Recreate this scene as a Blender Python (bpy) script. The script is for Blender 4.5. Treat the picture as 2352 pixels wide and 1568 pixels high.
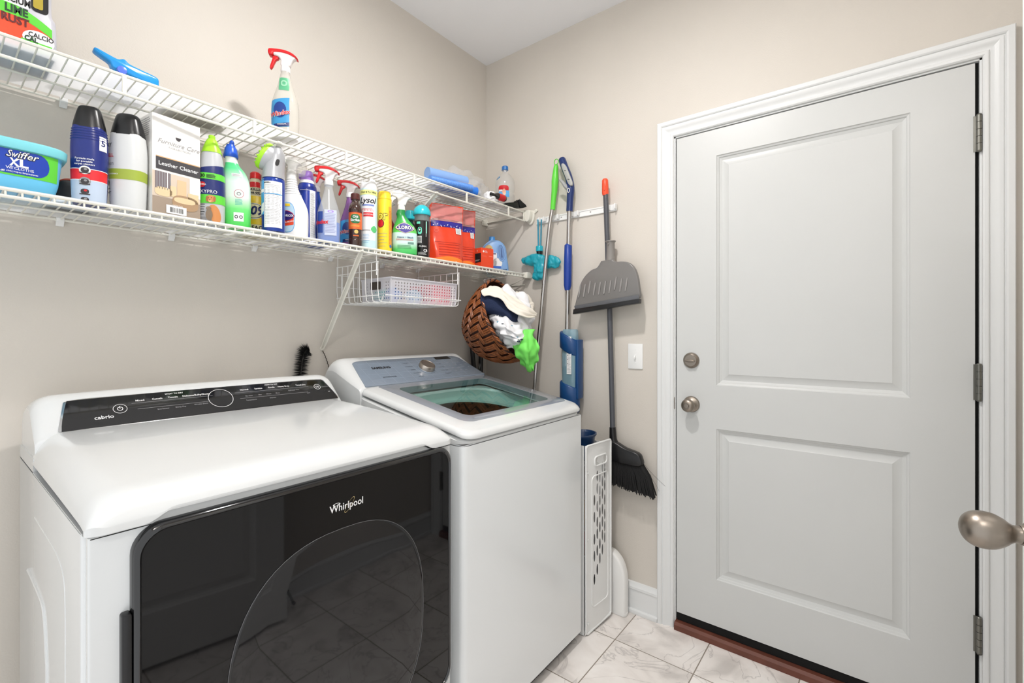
import bpy, bmesh, math, random
from mathutils import Vector, Matrix, noise
random.seed(7)
for o in list(bpy.data.objects): bpy.data.objects.remove(o)
S = bpy.context.scene
COL = S.collection
PI = math.pi
# ---------------------------------------------------------------- camera, world, exposure
cd = bpy.data.cameras.new('camera'); cam = bpy.data.objects.new('camera', cd); COL.objects.link(cam)
cam.location = (-2.006, -1.761, 1.272)
cam.rotation_euler = (PI/2, 0, math.radians(38.1 - 90))
cd.sensor_width = 36; cd.lens = 36*1063/2352; cd.shift_y = -22/2352; cd.clip_start = 0.02
S.camera = cam
S.view_settings.view_transform = 'Standard'; S.view_settings.look = 'None'
S.view_settings.gamma = 1; S.view_settings.use_curve_mapping = False
S.view_settings.exposure = -0.02
W = bpy.data.worlds.new('world'); S.world = W; W.use_nodes = True
W.node_tree.nodes['Background'].inputs[0].default_value = (.97, .985, 1, 1)
W.node_tree.nodes['Background'].inputs[1].default_value = 1.2
LAMP = (-1.14, -1.10); LAMP2 = (-2.42, -1.93)
LAMP_E = 560; LAMP2_E = 70

# ---------------------------------------------------------------- materials
MATS = {}
def lin(c): return tuple(((x/255)/12.92 if x/255 <= .04045 else ((x/255+.055)/1.055)**2.4) for x in c)
def mat(name, rgb=(200,200,200), rough=.5, metal=0, spec=.5, alpha=1, coat=0, emit=0, trans=0, ior=None, bump=None, var=None):
    if name in MATS: return MATS[name]
    m = bpy.data.materials.new(name); m.use_nodes = True; MATS[name] = m
    nt = m.node_tree; p = nt.nodes['Principled BSDF']; c = lin(rgb)
    p.inputs['Base Color'].default_value = (*c, 1); p.inputs['Roughness'].default_value = rough
    p.inputs['Metallic'].default_value = metal; p.inputs['Specular IOR Level'].default_value = spec
    p.inputs['Alpha'].default_value = alpha; p.inputs['Coat Weight'].default_value = coat
    p.inputs['Coat Roughness'].default_value = .05
    p.inputs['Transmission Weight'].default_value = trans
    if ior: p.inputs['IOR'].default_value = ior
    if emit:
        p.inputs['Emission Color'].default_value = (*c, 1); p.inputs['Emission Strength'].default_value = emit
    tc = nt.nodes.new('ShaderNodeTexCoord')
    if var:   # colour variation: (scale, amount, stretch)
        n = nt.nodes.new('ShaderNodeTexNoise'); n.inputs['Scale'].default_value = var[0]; n.inputs['Detail'].default_value = 4
        mp = nt.nodes.new('ShaderNodeMapping'); mp.inputs['Scale'].default_value = var[2] if len(var) > 2 else (1,1,1)
        nt.links.new(tc.outputs['Object'], mp.inputs['Vector']); nt.links.new(mp.outputs[0], n.inputs['Vector'])
        r = nt.nodes.new('ShaderNodeValToRGB'); a = var[1]
        r.color_ramp.elements[0].position = .3; r.color_ramp.elements[1].position = .7
        r.color_ramp.elements[0].color = tuple(x*(1-a) for x in c)+(1,); r.color_ramp.elements[1].color = tuple(min(1, x*(1+a)) for x in c)+(1,)
        nt.links.new(n.outputs['Fac'], r.inputs[0]); nt.links.new(r.outputs[0], p.inputs['Base Color'])
    if bump:  # (scale, strength, distance)
        n = nt.nodes.new('ShaderNodeTexNoise'); n.inputs['Scale'].default_value = bump[0]; n.inputs['Detail'].default_value = 3
        b = nt.nodes.new('ShaderNodeBump'); b.inputs['Strength'].default_value = bump[1]; b.inputs['Distance'].default_value = bump[2]
        nt.links.new(tc.outputs['Object'], n.inputs['Vector']); nt.links.new(n.outputs['Fac'], b.inputs['Height']); nt.links.new(b.outputs[0], p.inputs['Normal'])
    return m
def gl(name, rgb, rough=.3): return mat(name, rgb, rough)
wallm = mat('wall_paint', (213,207,198), .5, spec=.3, bump=(210, .22, .002), var=(2.5, .02))
ceilm = mat('ceiling_paint', (246,247,250), .8, bump=(150, .2, .002))
trimm = mat('trim_paint', (228,230,230), .35)
doorm = mat('door_paint', (207,209,208), .38, var=(3, .015))
blackm = mat('black_gap', (4,4,4), .9)
white_en = mat('white_enamel', (217,219,219), .16, coat=.4)
white_en2 = mat('washer_enamel', (232,235,236), .22, coat=.3)
nickel = mat('brushed_nickel', (150,141,131), .36, 1, bump=(300, .05, .0005))
steel = mat('steel_tube', (190,188,186), .22, 1)
chrome = mat('chrome', (215,215,215), .1, 1)
wirem = mat('shelf_vinyl', (228,226,216), .35)
wirew = mat('white_wire', (240,240,238), .3)
plw = mat('white_plastic', (238,239,238), .35)
blk = mat('black_plastic', (20,20,22), .3)
blkg = mat('black_gloss', (12,12,14), .08, coat=.6)
txw = mat('print_white', (240,240,240), .4); txk = mat('print_black', (20,20,22), .5)
txr = mat('print_red', (205,25,35), .4); txs = mat('print_grey', (150,150,152), .5)
clear = mat('clear_plastic', (225,230,232), .06, alpha=.28, spec=.8)
clear2 = mat('clear_liquid_plastic', (226,222,212), .08, alpha=.5, spec=.7)

# floor: square stone-look tiles with grout, 0.3145 m grid
def floor_mat():
    m = bpy.data.materials.new('stone_tile'); m.use_nodes = True; nt = m.node_tree; N = nt.nodes; L = nt.links
    p = N['Principled BSDF']; p.inputs['Roughness'].default_value = .3
    tc = N.new('ShaderNodeTexCoord'); mp = N.new('ShaderNodeMapping'); mp.inputs['Location'].default_value = (.236, .915, 0)
    L.new(tc.outputs['Object'], mp.inputs[0])
    br = N.new('ShaderNodeTexBrick'); br.offset = 0; br.squash = 1
    br.inputs['Scale'].default_value = 1; br.inputs['Brick Width'].default_value = .3145; br.inputs['Row Height'].default_value = .3145
    br.inputs['Mortar Size'].default_value = .0022; br.inputs['Mortar Smooth'].default_value = .1
    br.inputs['Color1'].default_value = (0,0,0,1); br.inputs['Color2'].default_value = (1,1,1,1)
    L.new(mp.outputs[0], br.inputs['Vector'])
    # offset veins by tile value
    n1 = N.new('ShaderNodeTexNoise'); n1.inputs['Scale'].default_value = 5; n1.inputs['Detail'].default_value = 8; n1.inputs['Distortion'].default_value = 1.2
    ad = N.new('ShaderNodeVectorMath'); ad.operation = 'ADD'; sc = N.new('ShaderNodeVectorMath'); sc.operation = 'SCALE'; sc.inputs['Scale'].default_value = 3
    L.new(br.outputs['Color'], sc.inputs[0]); L.new(tc.outputs['Object'], ad.inputs[0]); L.new(sc.outputs[0], ad.inputs[1]); L.new(ad.outputs[0], n1.inputs['Vector'])
    r = N.new('ShaderNodeValToRGB'); e = r.color_ramp.elements
    e[0].position = .3; e[0].color = (*lin((208,202,197)), 1); e[1].position = .72; e[1].color = (*lin((250,246,242)), 1)
    k = r.color_ramp.elements.new(.5); k.color = (*lin((238,232,227)), 1)
    L.new(n1.outputs['Fac'], r.inputs[0])
    n2 = N.new('ShaderNodeTexNoise'); n2.inputs['Scale'].default_value = 2.6; n2.inputs['Detail'].default_value = 6; n2.inputs['Distortion'].default_value = 2.5
    L.new(ad.outputs[0], n2.inputs['Vector'])
    r2 = N.new('ShaderNodeValToRGB'); f = r2.color_ramp.elements; f[0].position = .485; f[0].color = (0,0,0,1); f[1].position = .5; f[1].color = (1,1,1,1)
    g = r2.color_ramp.elements.new(.513); g.color = (0,0,0,1)
    L.new(n2.outputs['Fac'], r2.inputs[0])
    mx = N.new('ShaderNodeMixRGB'); mx.inputs['Color2'].default_value = (*lin((172,166,163)), 1)
    ml = N.new('ShaderNodeMath'); ml.operation = 'MULTIPLY'; ml.inputs[1].default_value = .55
    L.new(r2.outputs[0], ml.inputs[0]); L.new(ml.outputs[0], mx.inputs[0]); L.new(r.outputs[0], mx.inputs['Color1'])
    m3 = N.new('ShaderNodeMixRGB'); m3.inputs['Color2'].default_value = (*lin((150,140,128)), 1)
    L.new(br.outputs['Fac'], m3.inputs[0]); L.new(mx.outputs[0], m3.inputs['Color1']); L.new(m3.outputs[0], p.inputs['Base Color'])
    b = N.new('ShaderNodeBump'); b.inputs['Distance'].default_value = .002; b.inputs['Strength'].default_value = .5; b.invert = True
    L.new(br.outputs['Fac'], b.inputs['Height']); L.new(b.outputs[0], p.inputs['Normal'])
    return m
floorm = floor_mat()

# ---------------------------------------------------------------- mesh helper
def V(*a): return Vector(a if len(a) > 1 else a[0])
class MB:
    def __init__(s): s.v = []; s.f = []; s.m = []; s.mi = 0; s.M = None
    def add(s, vs, fs, mi=None):
        b = len(s.v); mi = s.mi if mi is None else mi
        if s.M is not None: vs = [s.M @ Vector(v) for v in vs]
        s.v += [tuple(v) for v in vs]
        for f in fs: s.f.append(tuple(i+b for i in f)); s.m.append(mi)
        return s
    def box(s, x0, y0, z0, x1, y1, z1, mi=None):
        vs = [(x,y,z) for x in (x0,x1) for y in (y0,y1) for z in (z0,z1)]
        return s.add(vs, [(0,1,3,2),(4,6,7,5),(0,4,5,1),(2,3,7,6),(0,2,6,4),(1,5,7,3)], mi)
    def rings(s, R, closed=True, cap0=True, cap1=True, mi=None):
        n = len(R[0]); vs = [p for r in R for p in r]; fs = []
        m = n if closed else n-1
        for i in range(len(R)-1):
            for j in range(m):
                k = (j+1) % n
                fs.append((i*n+j, i*n+k, (i+1)*n+k, (i+1)*n+j))
        if closed and cap0: fs.append(tuple(range(n-1, -1, -1)))
        if closed and cap1: fs.append(tuple((len(R)-1)*n+j for j in range(n)))
        return s.add(vs, fs, mi)
    def tube(s, path, r, n=8, mi=None, closed=False, cap=True):
        P = [Vector(p) for p in path]; R = []
        rr = r if isinstance(r, (list, tuple)) else [r]*len(P)
        up = None
        for i, p in enumerate(P):
            if closed: t = P[(i+1) % len(P)] - P[i-1]
            else: t = P[min(i+1, len(P)-1)] - P[max(i-1, 0)]
            t.normalize()
            if up is None:
                up = Vector((0,0,1)) if abs(t.z) < .9 else Vector((0,1,0))
            a = t.cross(up); a.normalize(); up = a.cross(t); up.normalize()
            R.append([p + (a*math.cos(2*PI*j/n) + up*math.sin(2*PI*j/n))*rr[i] for j in range(n)])
        if closed: R.append(R[0])
        return s.rings(R, True, cap and not closed, cap and not closed, mi)
    def lathe(s, prof, n=28, axis='z', c=(0,0,0), mi=None, sy=1):
        R = []
        for h, r in prof:
            ring = []
            for j in range(n):
                a = 2*PI*j/n; x, y = r*math.cos(a), r*sy*math.sin(a)
                p = (x, y, h) if axis == 'z' else ((h, x, y) if axis == 'x' else (y, h, x))
                ring.append((p[0]+c[0], p[1]+c[1], p[2]+c[2]))
            R.append(ring)
        return s.rings(R, True, True, True, mi)
    def prism(s, out, t0, t1, ax='y', mi=None, inset=0):
        """outline of 2D points extruded along an axis between t0 and t1; inset rounds both rims"""
        def P(a, b, t): return {'y': (a, t, b), 'x': (t, a, b), 'z': (a, b, t)}[ax]
        if inset:
            cx = sum(p[0] for p in out)/len(out); cy = sum(p[1] for p in out)/len(out)
            n = len(out); ins = []
            area = sum(out[i][0]*out[(i+1) % n][1]-out[(i+1) % n][0]*out[i][1] for i in range(n)); sg = 1 if area > 0 else -1
            for i in range(n):
                a = Vector(out[i-1]); b = Vector(out[i]); c = Vector(out[(i+1) % n])
                e1 = (b-a); e2 = (c-b)
                if e1.length < 1e-9 or e2.length < 1e-9: ins.append(tuple(b)); continue
                e1.normalize(); e2.normalize(); nn = Vector((-(e1+e2).y, (e1+e2).x))
                if nn.length < 1e-6: nn = Vector((cx-b.x, cy-b.y))
                nn.normalize(); ins.append(tuple(b + nn*inset*sg))
            d = inset if t1 > t0 else -inset
            mid = [(o[0]*.7+i_[0]*.3, o[1]*.7+i_[1]*.3) for o, i_ in zip(out, ins)]
            R = [[P(*p, t0) for p in ins], [P(*p, t0+d*.3) for p in mid], [P(*p, t0+d) for p in out], [P(*p, t1-d) for p in out], [P(*p, t1-d*.3) for p in mid], [P(*p, t1) for p in ins]]
        else: R = [[P(*p, t0) for p in out], [P(*p, t1) for p in out]]
        return s.rings(R, True, True, True, mi)
    def grid(s, fn, nu, nv, mi=None):
        vs = [fn(i/nu, j/nv) for j in range(nv+1) for i in range(nu+1)]
        fs = [(j*(nu+1)+i, j*(nu+1)+i+1, (j+1)*(nu+1)+i+1, (j+1)*(nu+1)+i) for j in range(nv) for i in range(nu)]
        return s.add(vs, fs, mi)
    def ball(s, c, r, n=16, m=10, mi=None, sc=(1,1,1)):
        R = []
        for i in range(m+1):
            a = PI*i/m - PI/2; rr = max(math.cos(a), 1e-4)
            R.append([(c[0]+r*sc[0]*rr*math.cos(2*PI*j/n), c[1]+r*sc[1]*rr*math.sin(2*PI*j/n), c[2]+r*sc[2]*math.sin(a)) for j in range(n)])
        return s.rings(R, True, False, False, mi)
    def build(s, name, mats, parent=None, world=False, sharp=35, mods=(), recalc=True, merge=0, flat=False):
        me = bpy.data.meshes.new(name)
        vs = s.v
        if world and parent is not None:
            l = parent.matrix_basis.translation; vs = [(a-l.x, b-l.y, c-l.z) for a, b, c in vs]
        me.from_pydata(vs, [], s.f)
        if not isinstance(mats, (list, tuple)): mats = [mats]
        for m in mats: me.materials.append(m)
        me.polygons.foreach_set('material_index', s.m)
        me.polygons.foreach_set('use_smooth', [not flat]*len(s.f))
        if recalc:
            bm = bmesh.new(); bm.from_mesh(me)
            if merge: bmesh.ops.remove_doubles(bm, verts=bm.verts, dist=merge)
            bmesh.ops.recalc_face_normals(bm, faces=bm.faces); bm.to_mesh(me); bm.free()
        me.set_sharp_from_angle(angle=math.radians(sharp)); me.update()
        o = bpy.data.objects.new(name, me); COL.objects.link(o)
        if parent is not None: o.parent = parent
        for k, kw in mods:
            md = o.modifiers.new(k, k)
            for a, b in kw.items(): setattr(md, a, b)
        return o
def bev(w, seg=3): return ('BEVEL', dict(width=w, segments=seg, limit_method='ANGLE', angle_limit=math.radians(40)))
def sub(n=2): return ('SUBSURF', dict(levels=n, render_levels=n))
def tag(o, label=None, cat=None, group=None, kind=None):
    for k, v in (('label', label), ('category', cat), ('group', group), ('kind', kind)):
        if v: o[k] = v
    return o
def thing(name, label, cat, loc=(0,0,0), rz=0, group=None):
    o = bpy.data.objects.new(name, None); COL.objects.link(o); o.empty_display_size = .05
    o.location = loc; o.rotation_euler = (0,0,rz); return tag(o, label, cat, group)
def struct(mb, name, m, **k): return tag(mb.build(name, m, **k), kind='structure')
def rrect(x0, y0, x1, y1, r, n=6):
    P = []
    rs = r if isinstance(r, (list, tuple)) else [r]*4
    for (cx, cy, a0, q) in ((x1-rs[0], y0+rs[0], -PI/2, rs[0]), (x1-rs[1], y1-rs[1], 0, rs[1]), (x0+rs[2], y1-rs[2], PI/2, rs[2]), (x0+rs[3], y0+rs[3], PI, rs[3])):
        for i in range(n+1):
            a = a0 + PI/2*i/n; P.append((cx+q*math.cos(a), cy+q*math.sin(a)))
    return P
def cr(P, k=6, closed=False):
    """Catmull-Rom through points of any dimension"""
    n = len(P); out = []
    rng = range(n) if closed else range(n-1)
    for i in rng:
        if closed: a, b, c, d = P[i-1], P[i], P[(i+1) % n], P[(i+2) % n]
        else: a, b, c, d = P[max(i-1,0)], P[i], P[i+1], P[min(i+2,n-1)]
        for j in range(k):
            t = j/k
            out.append(tuple(.5*((2*q)+(-p+r)*t+(2*p-5*q+4*r-s_)*t*t+(-p+3*q-3*r+s_)*t**3) for p, q, r, s_ in zip(a, b, c, d)))
    if not closed: out.append(tuple(P[-1]))
    return out

# ---------------------------------------------------------------- flat printing: text and patches placed on surfaces
TC = {}
def text2d(t, size, bold=0, shear=0, sx=1):
    k = (t, bold, shear)
    if k not in TC:
        cu = bpy.data.curves.new('t', 'FONT'); cu.body = t; cu.align_x = 'CENTER'; cu.align_y = 'CENTER'
        cu.offset = bold; cu.shear = shear; cu.resolution_u = 2
        ob = bpy.data.objects.new('t', cu); COL.objects.link(ob)
        dg = bpy.context.evaluated_depsgraph_get(); me = bpy.data.meshes.new_from_object(ob.evaluated_get(dg))
        TC[k] = ([(v.co.x, v.co.y) for v in me.vertices], [tuple(p.vertices) for p in me.polygons])
        bpy.data.objects.remove(ob); bpy.data.curves.remove(cu); bpy.data.meshes.remove(me)
    vs, fs = TC[k]
    return [(x*size*sx, y*size) for x, y in vs], fs
class Print:
    """collects patches and letters mapped by fn(u, v, lift) into one mesh"""
    def __init__(s, fn, lift=.0004): s.fn = fn; s.b = MB(); s.l = lift; s.mats = []
    def mi(s, m):
        if m not in s.mats: s.mats.append(m)
        return s.mats.index(m)
    def text(s, t, u, v, size, m, bold=0, shear=0, sx=1, rot=0, lift=3):
        vs, fs = text2d(t, size, bold, shear, sx); c, n = math.cos(rot), math.sin(rot)
        s.b.add([s.fn(u+x*c-y*n, v+x*n+y*c, s.l*lift) for x, y in vs], fs, s.mi(m)); return s
    def area(s, u0, u1, v0, v1, m, lift=1, lo=None, hi=None, nu=10, nv=6):
        """patch; lo(u01)/hi(u01) shift lower/upper edge"""
        def f(a, b):
            u = u0+(u1-u0)*a; l = v0+(lo(a) if lo else 0); h = v1+(hi(a) if hi else 0)
            return s.fn(u, l+(h-l)*b, s.l*lift)
        s.b.grid(f, nu, nv, s.mi(m)); return s
    def disc(s, u, v, ru, rv, m, lift=2, n=20, ex=2, hole=0, rot=0):
        def sp(x): return math.copysign(abs(x)**(2/ex), x)
        R = []
        for k in ((hole, 1) if hole else (.02, .5, 1)):
            R.append([(k*ru*sp(math.cos(2*PI*j/n)), k*rv*sp(math.sin(2*PI*j/n))) for j in range(n)])
        c, q = math.cos(rot), math.sin(rot)
        s.b.rings([[s.fn(u+x*c-y*q, v+x*q+y*c, s.l*lift) for x, y in r] for r in R], True, not hole, False, s.mi(m)); return s
    def poly(s, pts, m, lift=2):
        s.b.add([s.fn(u, v, s.l*lift) for u, v in pts], [tuple(range(len(pts)))], s.mi(m)); return s
    def lines(s, u0, u1, v0, v1, n, m, h=.0012, lift=3, jag=.25):
        for i in range(n):
            v = v1 - (v1-v0)*(i+.5)/n; e = u1-(u1-u0)*random.random()*jag
            s.area(u0, e, v-h/2, v+h/2, m, lift, nu=4, nv=1)
        return s
    def bars(s, u0, u1, v0, v1, m, n=18, lift=3, vert=True):
        a, b = (u0, u1) if vert else (v0, v1)
        for i in range(n):
            w = (b-a)/n; k = a+w*i; q = k+w*random.uniform(.25, .75)
            if vert: s.area(k, q, v0, v1, m, lift, nu=1, nv=3)
            else: s.area(u0, u1, k, q, m, lift, nu=3, nv=1)
        return s
    def build(s, name, parent, split=True, **k):
        # patches that lie apart on the surface become separate printed parts
        b = s.b; n = len(b.v); par = list(range(n))
        def find(i):
            while par[i] != i: par[i] = par[par[i]]; i = par[i]
            return i
        if not split: return b.build(name, s.mats, parent, recalc=False, **k)
        for f in b.f:
            r = find(f[0])
            for i in f[1:]: par[find(i)] = r
        cl = {}
        for i in range(n): cl.setdefault(find(i), []).append(i)
        bx = []
        for r, ids in cl.items():
            P_ = [b.v[i] for i in ids]; bx.append([[min(p[a] for p in P_) for a in range(3)], [max(p[a] for p in P_) for a in range(3)], [r]])
        ch = True; g = .006
        while ch:
            ch = False; out = []
            for q in bx:
                for o in out:
                    if all(q[0][a] <= o[1][a]+g and o[0][a] <= q[1][a]+g for a in range(3)):
                        o[0] = [min(x, y) for x, y in zip(o[0], q[0])]; o[1] = [max(x, y) for x, y in zip(o[1], q[1])]; o[2] += q[2]; ch = True; break
                else: out.append(q)
            bx = out
        res = None
        for q in bx:
            rs = set(q[2]); m = MB(); mp = {}
            for f, mi in zip(b.f, b.m):
                if find(f[0]) in rs:
                    for i in f:
                        if i not in mp: mp[i] = len(m.v); m.v.append(b.v[i])
                    m.f.append(tuple(mp[i] for i in f)); m.m.append(mi)
            used = sorted(set(m.m)); m.m = [used.index(i) for i in m.m]
            res = m.build(name, [s.mats[i] for i in used], parent, recalc=False, **k)
        return res
def plane(o, U, Vv):
    o, U, Vv = Vector(o), Vector(U).normalized(), Vector(Vv).normalized(); N = U.cross(Vv)
    return lambda u, v, l: o+U*u+Vv*v+N*l

# bottle body: stations (z, rx, ry, cx) with superellipse exponent
class Body:
    def __init__(s, st, n=2.0, k=5, smooth=True, N=36):
        st = [tuple(q)+(0,)*(4-len(q)) for q in [(z[0], z[1], z[2] if len(z) > 2 else z[1], z[3] if len(z) > 3 else 0) for z in st]]
        s.st = cr(st, k) if smooth else st
        s.n = n; s.N = N; s.c = {}
    def at(s, z):
        st = s.st
        for i in range(len(st)-1):
            if st[i][0] <= z <= st[i+1][0]:
                d = st[i+1][0]-st[i][0]; t = (z-st[i][0])/d if d > 1e-9 else 0
                return [a+(b-a)*t for a, b in zip(st[i], st[i+1])]
        return list(st[0] if z < st[0][0] else st[-1])
    def xy(s, th, rx, ry):
        c, q = math.cos(th), math.sin(th); e = 2/s.n
        return rx*math.copysign(abs(c)**e, c), ry*math.copysign(abs(q)**e, q)
    def tab(s, z):
        k = round(z, 2)
        if k not in s.c:
            _, rx, ry, cx = s.at(k); T = [(0, -PI/2)]; p = s.xy(-PI/2, rx, ry); L = 0
            for i in range(1, 121):
                th = -PI/2+PI*i/120; q = s.xy(th, rx, ry); L += math.hypot(q[0]-p[0], q[1]-p[1]); T.append((L, th)); p = q
            s.c[k] = T
        return s.c[k]
    def __call__(s, u, z, l):
        T = s.tab(z); a = abs(u); th = T[-1][1]
        lo, hi = 0, 120
        while hi-lo > 1:
            m = (lo+hi)//2
            if T[m][0] <= a: lo = m
            else: hi = m
        if a < T[-1][0]:
            d = T[hi][0]-T[lo][0]; th = T[lo][1]+(T[hi][1]-T[lo][1])*((a-T[lo][0])/d if d else 0)
        if u < 0: th = -PI-th
        _, rx, ry, cx = s.at(z); x, y = s.xy(th, rx, ry)
        k = Vector((x/max(rx,1e-4)**2, y/max(ry,1e-4)**2)); k.normalize()
        return Vector((x+cx+k.x*l, y+k.y*l, z))
    def mesh(s, mb, mi=None, z0=None, z1=None, cap=True, off=0):
        R = []; zs = [q for q in s.st if (z0 is None or q[0] > z0+1e-5) and (z1 is None or q[0] < z1-1e-5)]
        if z0 is not None: zs.insert(0, s.at(z0))
        if z1 is not None: zs.append(s.at(z1))
        for z, rx, ry, cx in zs:
            R.append([(x+cx, y, z) for x, y in (s.xy(2*PI*j/s.N+.0001, rx+off, ry+off) for j in range(s.N))])
        return mb.rings(R, True, cap, cap, mi)

# ================================================================ ROOM
X0, Y0, H = -2.4, -2.105, 2.803
def lampfix(name, x, y, e, lab, r=.15, flat=False):
    t = thing(name, lab, 'lamp', (x, y, H))
    if flat:
        b = MB(); b.lathe([(-.0005, r+.02), (-.030, r+.022), (-.046, r+.010), (-.046, r+.001), (-.030, r+.001)], 48); b.build('fixture_base', trimm, t)
        d = MB(); d.lathe([(-.032, r), (-.043, r), (-.045, r*.9), (-.046, .002)], 48); d.build('glass_diffuser', mat('glow_%d' % e, (255,251,248), .5, emit=e), t)
        return
    b = MB(); b.lathe([(-.0005, .05), (-.012, .05), (-.016, .04)], 40); b.lathe([(-.015, .008), (-.10, .008)], 16); b.build('fixture_base', trimm, t)
    d = MB(); d.lathe([(-.096, .02)]+[(-.14-.045*math.sin(-PI/2+PI*i/12), max(r*math.cos(-PI/2+PI*i/12), .002)) for i in range(0, 13)], 40)
    d.build('glass_diffuser', mat('glow_%d' % e, (255,251,248), .5, emit=e), t)
lampfix('ceiling_light', *LAMP, LAMP_E, 'round white flush ceiling light above the washing machine end of the room', .065, True)
lampfix('ceiling_light', *LAMP2, LAMP2_E, 'round white flush ceiling light behind the viewer above the open door', .13)

struct(MB().box(X0-.1, Y0-.1, -.08, .25, .1, 0), 'floor', floorm)
struct(MB().box(X0-.1, Y0-.1, H, .25, .1, H+.08), 'ceiling', ceilm)
struct(MB().box(X0-.1, 0, 0, 0.14, .1, H), 'wall_left', wallm)
b = MB(); b.box(-1.70, Y0-.1, 0, 0.14, Y0, H); b.box(X0-.1, Y0-.1, 2.35, -1.70, Y0, H); struct(b, 'wall_right', wallm)   # doorway of the open door, behind the viewer
b = MB(); b.box(X0-.1, Y0, 2.5, X0, 0, H); b.box(X0-.1, -.12, 0, X0, 0, 2.5); struct(b, 'wall_front', wallm)  # unseen wall; its wide opening is added to let world light fill the room
DY0, DY1, DZ = -2.0195, -1.0795, 2.112   # door opening
b = MB()
b.box(0, DY1, 0, .14, 0, H); b.box(0, Y0, 0, .14, DY0, H); b.box(0, DY0, DZ, .14, DY1, H)
struct(b, 'wall_back', wallm)

def profile_rail(name, prof, y0, y1, flip=False):
    """baseboard along the back wall (x = 0)"""
    b = MB(); b.rings([[(-d, y0, z) for d, z in prof], [(-d, y1, z) for d, z in prof]]); return struct(b, name, trimm)
BP = [(0,0),(.024,0),(.026,.006),(.024,.016),(.014,.02),(.014,.104),(.018,.108),(.018,.118),(.012,.125),(.008,.133),(0,.136)]
profile_rail('baseboard_back', BP, -.02, -1.011)
b = MB(); b.rings([[(x, -d, z) for d, z in BP] for x in (X0, 0)]); struct(b, 'baseboard_left', trimm)
b = MB(); b.rings([[(x, Y0+d, z) for d, z in BP] for x in (-1.0, 0)]); struct(b, 'baseboard_right', trimm)

# door casing: mitred moulding swept round the opening
cp = [(0,0),(0,.008),(.004,.0115),(.011,.0125),(.0135,.0115),(.0155,.0075),(.019,.0075),(.030,.0125),(.038,.0175),(.043,.0185),(.0445,.0150),(.047,.0150),(.049,.0190),(.053,.0215),(.066,.0215),(.0685,.019),(.0685,0)]
R = []
a0, a1, zt = DY1+.0005, DY0-.0005, DZ+.0005
for k in range(4):
    ring = []
    for u, d in cp:
        y = (a0+u) if k < 2 else (a1-u); z = 0 if k in (0, 3) else zt+u
        ring.append((-d, y, z))
    R.append(ring)
b = MB(); b.rings(R); struct(b, 'trim_1', trimm, sharp=25)
# jamb lining with the stop behind the slab
b = MB(); jw = .0055
b.box(-.0005, DY1-jw, 0, .14, DY1, DZ); b.box(-.0005, DY0, 0, .14, DY0+jw, DZ); b.box(-.0005, DY0, DZ-jw, .14, DY1, DZ)
b.box(.05, DY1-.02, 0, .062, DY1-jw, DZ); b.box(.05, DY0+jw, 0, .062, DY0+.02, DZ); b.box(.05, DY0+jw, DZ-.02, .062, DY1-jw, DZ-jw)
struct(b, 'trim_2', trimm)
b = MB(); b.box(.063, DY0, 0, .14, DY1, DZ); struct(b, 'gap_shade_block', blackm)   # black block behind the slab, stands in for the shade in the gaps
b = MB(); b.prism([(-.022,.0005),(-.022,.022),(-.014,.032),(.062,.034),(.062,.0005)], DY0+jw, DY1-jw, 'y'); 
b.v = [(x, y, z) for x, y, z in b.v]; struct(b, 'trim_4', mat('brown_threshold', (104,58,44), .5, var=(20,.15)))

# door slab with two moulded panels
def door_slab(name, w, h, panels, m, th=.043):
    """local: y from 0 (latch) to w, z 0..h, face at x=0 looking to -x"""
    b = MB(); ys = [0]+[panels[0][0], panels[0][1]]+[w]; 
    zs = [0]; 
    for p in panels: zs += [p[2], p[3]]
    zs.append(h)
    for i in range(3):
        for j in range(len(zs)-1):
            if i == 1 and j % 2 == 1: continue
            b.add([(0,ys[i],zs[j]),(0,ys[i+1],zs[j]),(0,ys[i+1],zs[j+1]),(0,ys[i],zs[j+1])], [(0,1,2,3)])
    for p in panels:
        rr = []
        for ins, d in ((0,0),(.003,.004),(.008,.0065),(.0105,.0105),(.017,.013),(.020,.0145),(.0205,.0145),(.043,.0065),(.046,.0045)):
            rr.append([(d, y, z) for y, z in ((p[0]+ins,p[2]+ins),(p[1]-ins,p[2]+ins),(p[1]-ins,p[3]-ins),(p[0]+ins,p[3]-ins))])
        b.rings(rr, True, False, True)
    b.add([(0,0,0),(0,w,0),(0,w,h),(0,0,h),(th,0,0),(th,w,0),(th,w,h),(th,0,h)], [(4,5,6,7),(0,1,5,4),(1,2,6,5),(2,3,7,6),(3,0,4,7)])
    return b
T1 = bpy.data.objects.new('door_1', None); COL.objects.link(T1); tag(T1, kind='structure')
T1.location = (.001, -1.089, .068); T1.scale = (1, 1, 1)
sl = door_slab('s', .9155, 2.0335, [(.161, .764, .190, .807), (.161, .764, .986, 1.926)], doorm)
sl.v = [(x, -y, z) for x, y, z in sl.v]
sl.build('door_slab', doorm, T1, sharp=20)
b = MB(); b.box(.004, -.918, -.034, .03, -.001, -.0005); b.build('door_sweep', blackm, T1)
b = MB(); b.box(.012, .0005, -.03, .044, .0036, 2.036); b.box(.012, -.924, -.03, .044, -.9162, 2.036); b.box(.012, -.92, 2.0338, .044, .001, 2.0378); b.build('gap_shade_strips', blackm, T1)  # black fillers round the slab, shade of the door gaps put into colour
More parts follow.
